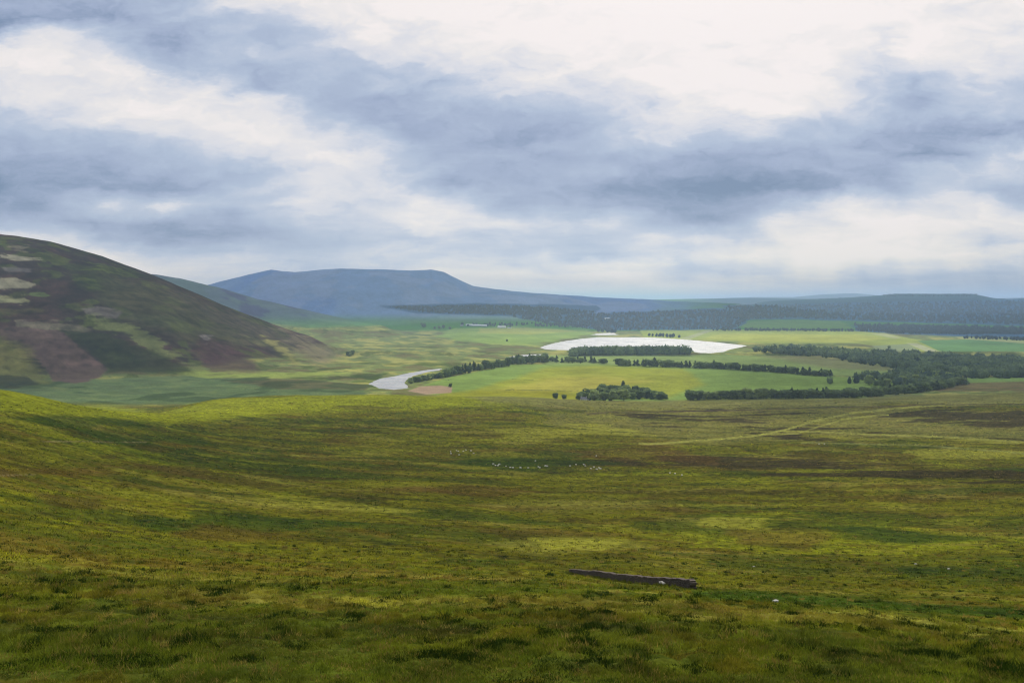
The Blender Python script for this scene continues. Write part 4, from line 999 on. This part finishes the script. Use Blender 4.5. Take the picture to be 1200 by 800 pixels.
# ------------------------------------------------------------------ sheep
def sheep_mesh():
    bm = bmesh.new()
    def ell(c, s, m, sub=2):
        ret = bmesh.ops.create_icosphere(bm, subdivisions=sub, radius=1)
        for v in ret['verts']:
            v.co.x = v.co.x * s[0] + c[0]; v.co.y = v.co.y * s[1] + c[1]; v.co.z = v.co.z * s[2] + c[2]
    ell((0, 0, .62), (.56, .29, .30), 0, 3)
    ell((.50, 0, .60), (.22, .17, .20), 0); ell((.66, 0, .42), (.17, .10, .11), 1); ell((.80, 0, .30), (.10, .065, .075), 1)
    ell((.62, .13, .50), (.05, .09, .025), 1, 1); ell((.62, -.13, .50), (.05, .09, .025), 1, 1); ell((-.56, 0, .58), (.06, .05, .14), 0, 1)
    for x in (-.36, .34):
        for y in (-.14, .14):
            r = bmesh.ops.create_cone(bm, cap_ends=True, segments=8, radius1=.035, radius2=.06, depth=.46)
            for v in r['verts']: v.co.x += x; v.co.y += y; v.co.z += .22
    me = bpy.data.meshes.new('sheep'); bm.to_mesh(me); bm.free(); me.materials.append(m_wool); me.materials.append(m_face)
    ob = bpy.data.objects.new('sheep_src', me); COL.objects.link(ob)
    md = ob.modifiers.new('r', 'REMESH'); md.mode = 'VOXEL'; md.voxel_size = .022
    dg = bpy.context.evaluated_depsgraph_get(); m2 = bpy.data.meshes.new_from_object(ob.evaluated_get(dg))
    bpy.data.objects.remove(ob)
    m2.name = 'sheep'; 
    for p in m2.polygons:
        c = p.center; p.material_index = 1 if (c.x > .56 or c.z < .33) else 0; p.use_smooth = True
    if len(m2.materials) < 2:
        m2.materials.clear(); m2.materials.append(m_wool); m2.materials.append(m_face)
    return m2
SM = sheep_mesh(); first = None
SH = [('white sheep grazing in the small bunch at the far left of the flock', 'left bunch of the flock', [(528, 530), (528.5, 532.5), (535, 528.8), (537, 529.6), (543, 529.5), (546, 528), (552, 529.2), (555, 532), (538, 534)]),
      ('white sheep strung out in the middle line of the flock', 'middle line of the flock', [(578, 544.8), (580.5, 546.3), (583.5, 546.6), (585, 545.2), (593, 547.4), (598, 548.7), (601, 549.2), (610, 549.2), (619, 549.2), (631, 548), (632.5, 549), (639, 547), (641, 547.3)]),
      ('white sheep grazing alone just above the middle of the flock', None, [(627.5, 541)]),
      ('white sheep in the scattered right end of the flock', 'right end of the flock', [(668, 547), (675, 545.3), (684, 545.4), (686, 546.8), (692.5, 550), (696, 548.3), (699.5, 551), (702, 549.2), (703.5, 550.4)]),
      ('white sheep alone by a dark heather streak above the right end of the flock', None, [(698.7, 535)]),
      ('white sheep in the far right trio, apart from the flock', 'trio of sheep apart from the flock', [(785, 555.3), (791, 556), (799, 558)]),
      ('tiny white sheep below the curved pale tracks on the right', 'pair of sheep below the tracks', [(960, 521), (966, 521.2)])]
for lb, gr, ps in SH:
    for px, y in ps:
        gp = ground(px, y, 100)
        if first is None: o = first = bpy.data.objects.new('sheep', SM)
        else: o = first.copy()
        COL.objects.link(o)
        if 'group' in o.keys(): del o['group']
        s = rng.uniform(.95, 1.2); o.scale = (s, s, s); o.location = (gp[0], gp[1], gp[2] + .05); o.rotation_euler = (0, 0, rng.choice([0, pi]) + rng.normal() * .6)
        tag(o, lb, 'sheep', gr)

# ------------------------------------------------------------------ buildings
def box(me_name, x0, x1, y0, y1, z0, z1, m, par):
    v = [(x, y, z) for x in (x0, x1) for y in (y0, y1) for z in (z0, z1)]
    o = mesh_np(me_name, v, [(0, 1, 3, 2), (4, 6, 7, 5), (0, 4, 5, 1), (2, 3, 7, 6), (0, 2, 6, 4), (1, 5, 7, 3)], m); o.parent = par; return o
def house(px, y, w, d, h, rh, wm, rm, label, name='cottage', cat='house', rot=0.0, wins=3, chim=True, y0=1180, sink=.4):
    gp = ground(px, y, y0); root = bpy.data.objects.new(name, None); COL.objects.link(root)
    root.location = (gp[0], gp[1], gp[2] - sink); root.rotation_euler = (0, 0, rot); tag(root, label, cat)
    # walls with gables
    X, D = w / 2, d / 2
    v = [(-X, -D, 0), (X, -D, 0), (X, D, 0), (-X, D, 0), (-X, -D, h), (X, -D, h), (X, D, h), (-X, D, h), (-X, 0, h + rh), (X, 0, h + rh)]
    bm = bmesh.new(); vv = [bm.verts.new(q) for q in v]
    for f in ((0, 1, 5, 4), (2, 3, 7, 6), (1, 2, 6, 9, 5), (3, 0, 4, 8, 7), (3, 2, 1, 0), (4, 5, 9, 8), (6, 7, 8, 9)): bm.faces.new([vv[i] for i in f])
    me = bpy.data.meshes.new('wall'); bm.to_mesh(me); bm.free(); me.materials.append(wm); o = bpy.data.objects.new('wall', me); COL.objects.link(o); o.parent = root
    e = .35; sl_ = rh / D; t = .18
    v = []
    for sx in (-X - e, X + e):
        v += [(sx, -D - e, h - sl_ * e + .02), (sx, 0, h + rh + .02), (sx, D + e, h - sl_ * e + .02), (sx, -D - e, h - sl_ * e + t), (sx, 0, h + rh + t + .05), (sx, D + e, h - sl_ * e + t)]
    f4 = [(0, 6, 7, 1), (1, 7, 8, 2), (3, 4, 10, 9), (4, 5, 11, 10), (0, 3, 9, 6), (2, 8, 11, 5), (0, 1, 4, 3), (1, 2, 5, 4), (6, 9, 10, 7), (7, 10, 11, 8)]
    roof = mesh_np('roof', v, f4, rm); roof.parent = root
    if chim:
        for sx in (-X + .7, X - .7): box('chimney', sx - .4, sx + .4, -.35, .35, h + rh - .4, h + rh + 1.1, wm, roof)
    for k in range(wins):
        cx_ = -X + w * (k + .5) / wins
        if k == wins // 2 : box('door', cx_ - .5, cx_ + .5, -D - .05, -D + .02, .05, 2.1, m_door, root)
        else: box('window', cx_ - .5, cx_ + .5, -D - .04, -D + .02, h * .38, h * .38 + 1.1, m_glass, root)
    return root
house(684, 470.3, 9, 6, 2.8, 2.2, m_white, m_slate, 'small pale cottage with a dark roof at the left edge of the round copse')
house(690.5, 471.3, 5, 4, 2.0, 1.4, m_shed, m_slate, 'low grey outbuilding just right of the cottage', 'outbuilding', 'shed', .2, 1, False)
house(1092.5, 432, 12, 7, 5.5, 2.6, m_white, m_paleroof, 'white house among the dark woods on the right', y0=1300)
house(802, 414.2, 15, 8, 4, 2.5, m_white, m_shed, 'pale boathouse at the right end of the lakeside wood', 'boathouse', 'building', 0, 3, False, 1900)
house(541, 382, 18, 12, 5, 4, m_shed, m_slate, 'dark roofed farmhouse at the left end of the far farm', 'farmhouse', 'house', .1, 3, True, 3000)
for i, (px, y, w) in enumerate(((550, 381.6, 40), (559, 382, 60), (567, 382.4, 34))):
    house(px, y, w, 20, 6, 4, m_shed, m_paleroof, ['pale roofed barn next to the far farmhouse', 'longest pale roofed barn in the middle of the far farm', 'pale roofed barn at the right end of the far farm'][i], 'barn', 'barn', 0, 3, False, 3000)
house(588, 384, 46, 16, 7, 4, m_white, m_white, 'long white shed in the pasture right of the far farm', 'barn', 'barn', -.1, 3, False, 3000)
house(597, 384.6, 22, 12, 5, 3, m_white, m_slate, 'smaller white shed beside the long white shed', 'barn', 'barn', -.1, 3, False, 3000)
house(711, 374.5, 40, 16, 7, 5, m_white, m_paleroof, 'pale building alone in the hazy woods beyond the reservoir', 'farmhouse', 'house', 0, 3, False, 4000)

# ------------------------------------------------------------------ hedges
def hedge(line, h, label):
    V = []; r = np.random.default_rng(int(line[0][0])); gp = [ground(px, y, 1150) for px, y in line]; gp = np.array([q for q in gp if q])
    seg = np.concatenate([[0], np.cumsum(np.hypot(np.diff(gp[:, 0]), np.diff(gp[:, 1])))]); Ln = seg[-1]; n = int(Ln * 9)
    s = r.uniform(0, Ln, n); x = np.interp(s, seg, gp[:, 0]); y = np.interp(s, seg, gp[:, 1])
    keep = fbm(s, s * 0, 9, 3, 9) > -.17; x, y, s = x[keep], y[keep], s[keep]; n = len(x)
    hh = h * (1 + fbm(s, s * 0, 7, 3, 8) * 1.2)
    c = np.stack([x + r.normal(size=n) * .5, y + r.normal(size=n) * .6, zat(x, y) + r.uniform(0, 1, n) * hh], -1)
    V = (c[:, None, :] + r.normal(size=(n, 3, 3)) * .33).reshape(-1, 3); o0 = gp[0]
    o = mesh_np('hedge', V - o0, np.arange(n * 3).reshape(-1, 3), m_leafd); o.location = o0; tag(o, label, 'hedge')
hedge([(592, 457), (640, 457.5), (678, 458.3)], 1.3, 'thin dark hedge on the bright field left of the round copse')
hedge([(600, 444.5), (625, 445.5)], 1.3, 'short dark hedge in the middle of the yellow green field')
hedge([(520, 446), (532, 445)], 1.8, 'short broken hedge below the curving belt by the inlet')
hedge([(840, 431), (900, 434.5), (980, 441.5)], 1.6, 'low hedge running under the middle tree belt')
hedge([(1010, 463.5), (1100, 459), (1200, 454.5)], 1.0, 'thin hedge line on the brown field edge at the right')
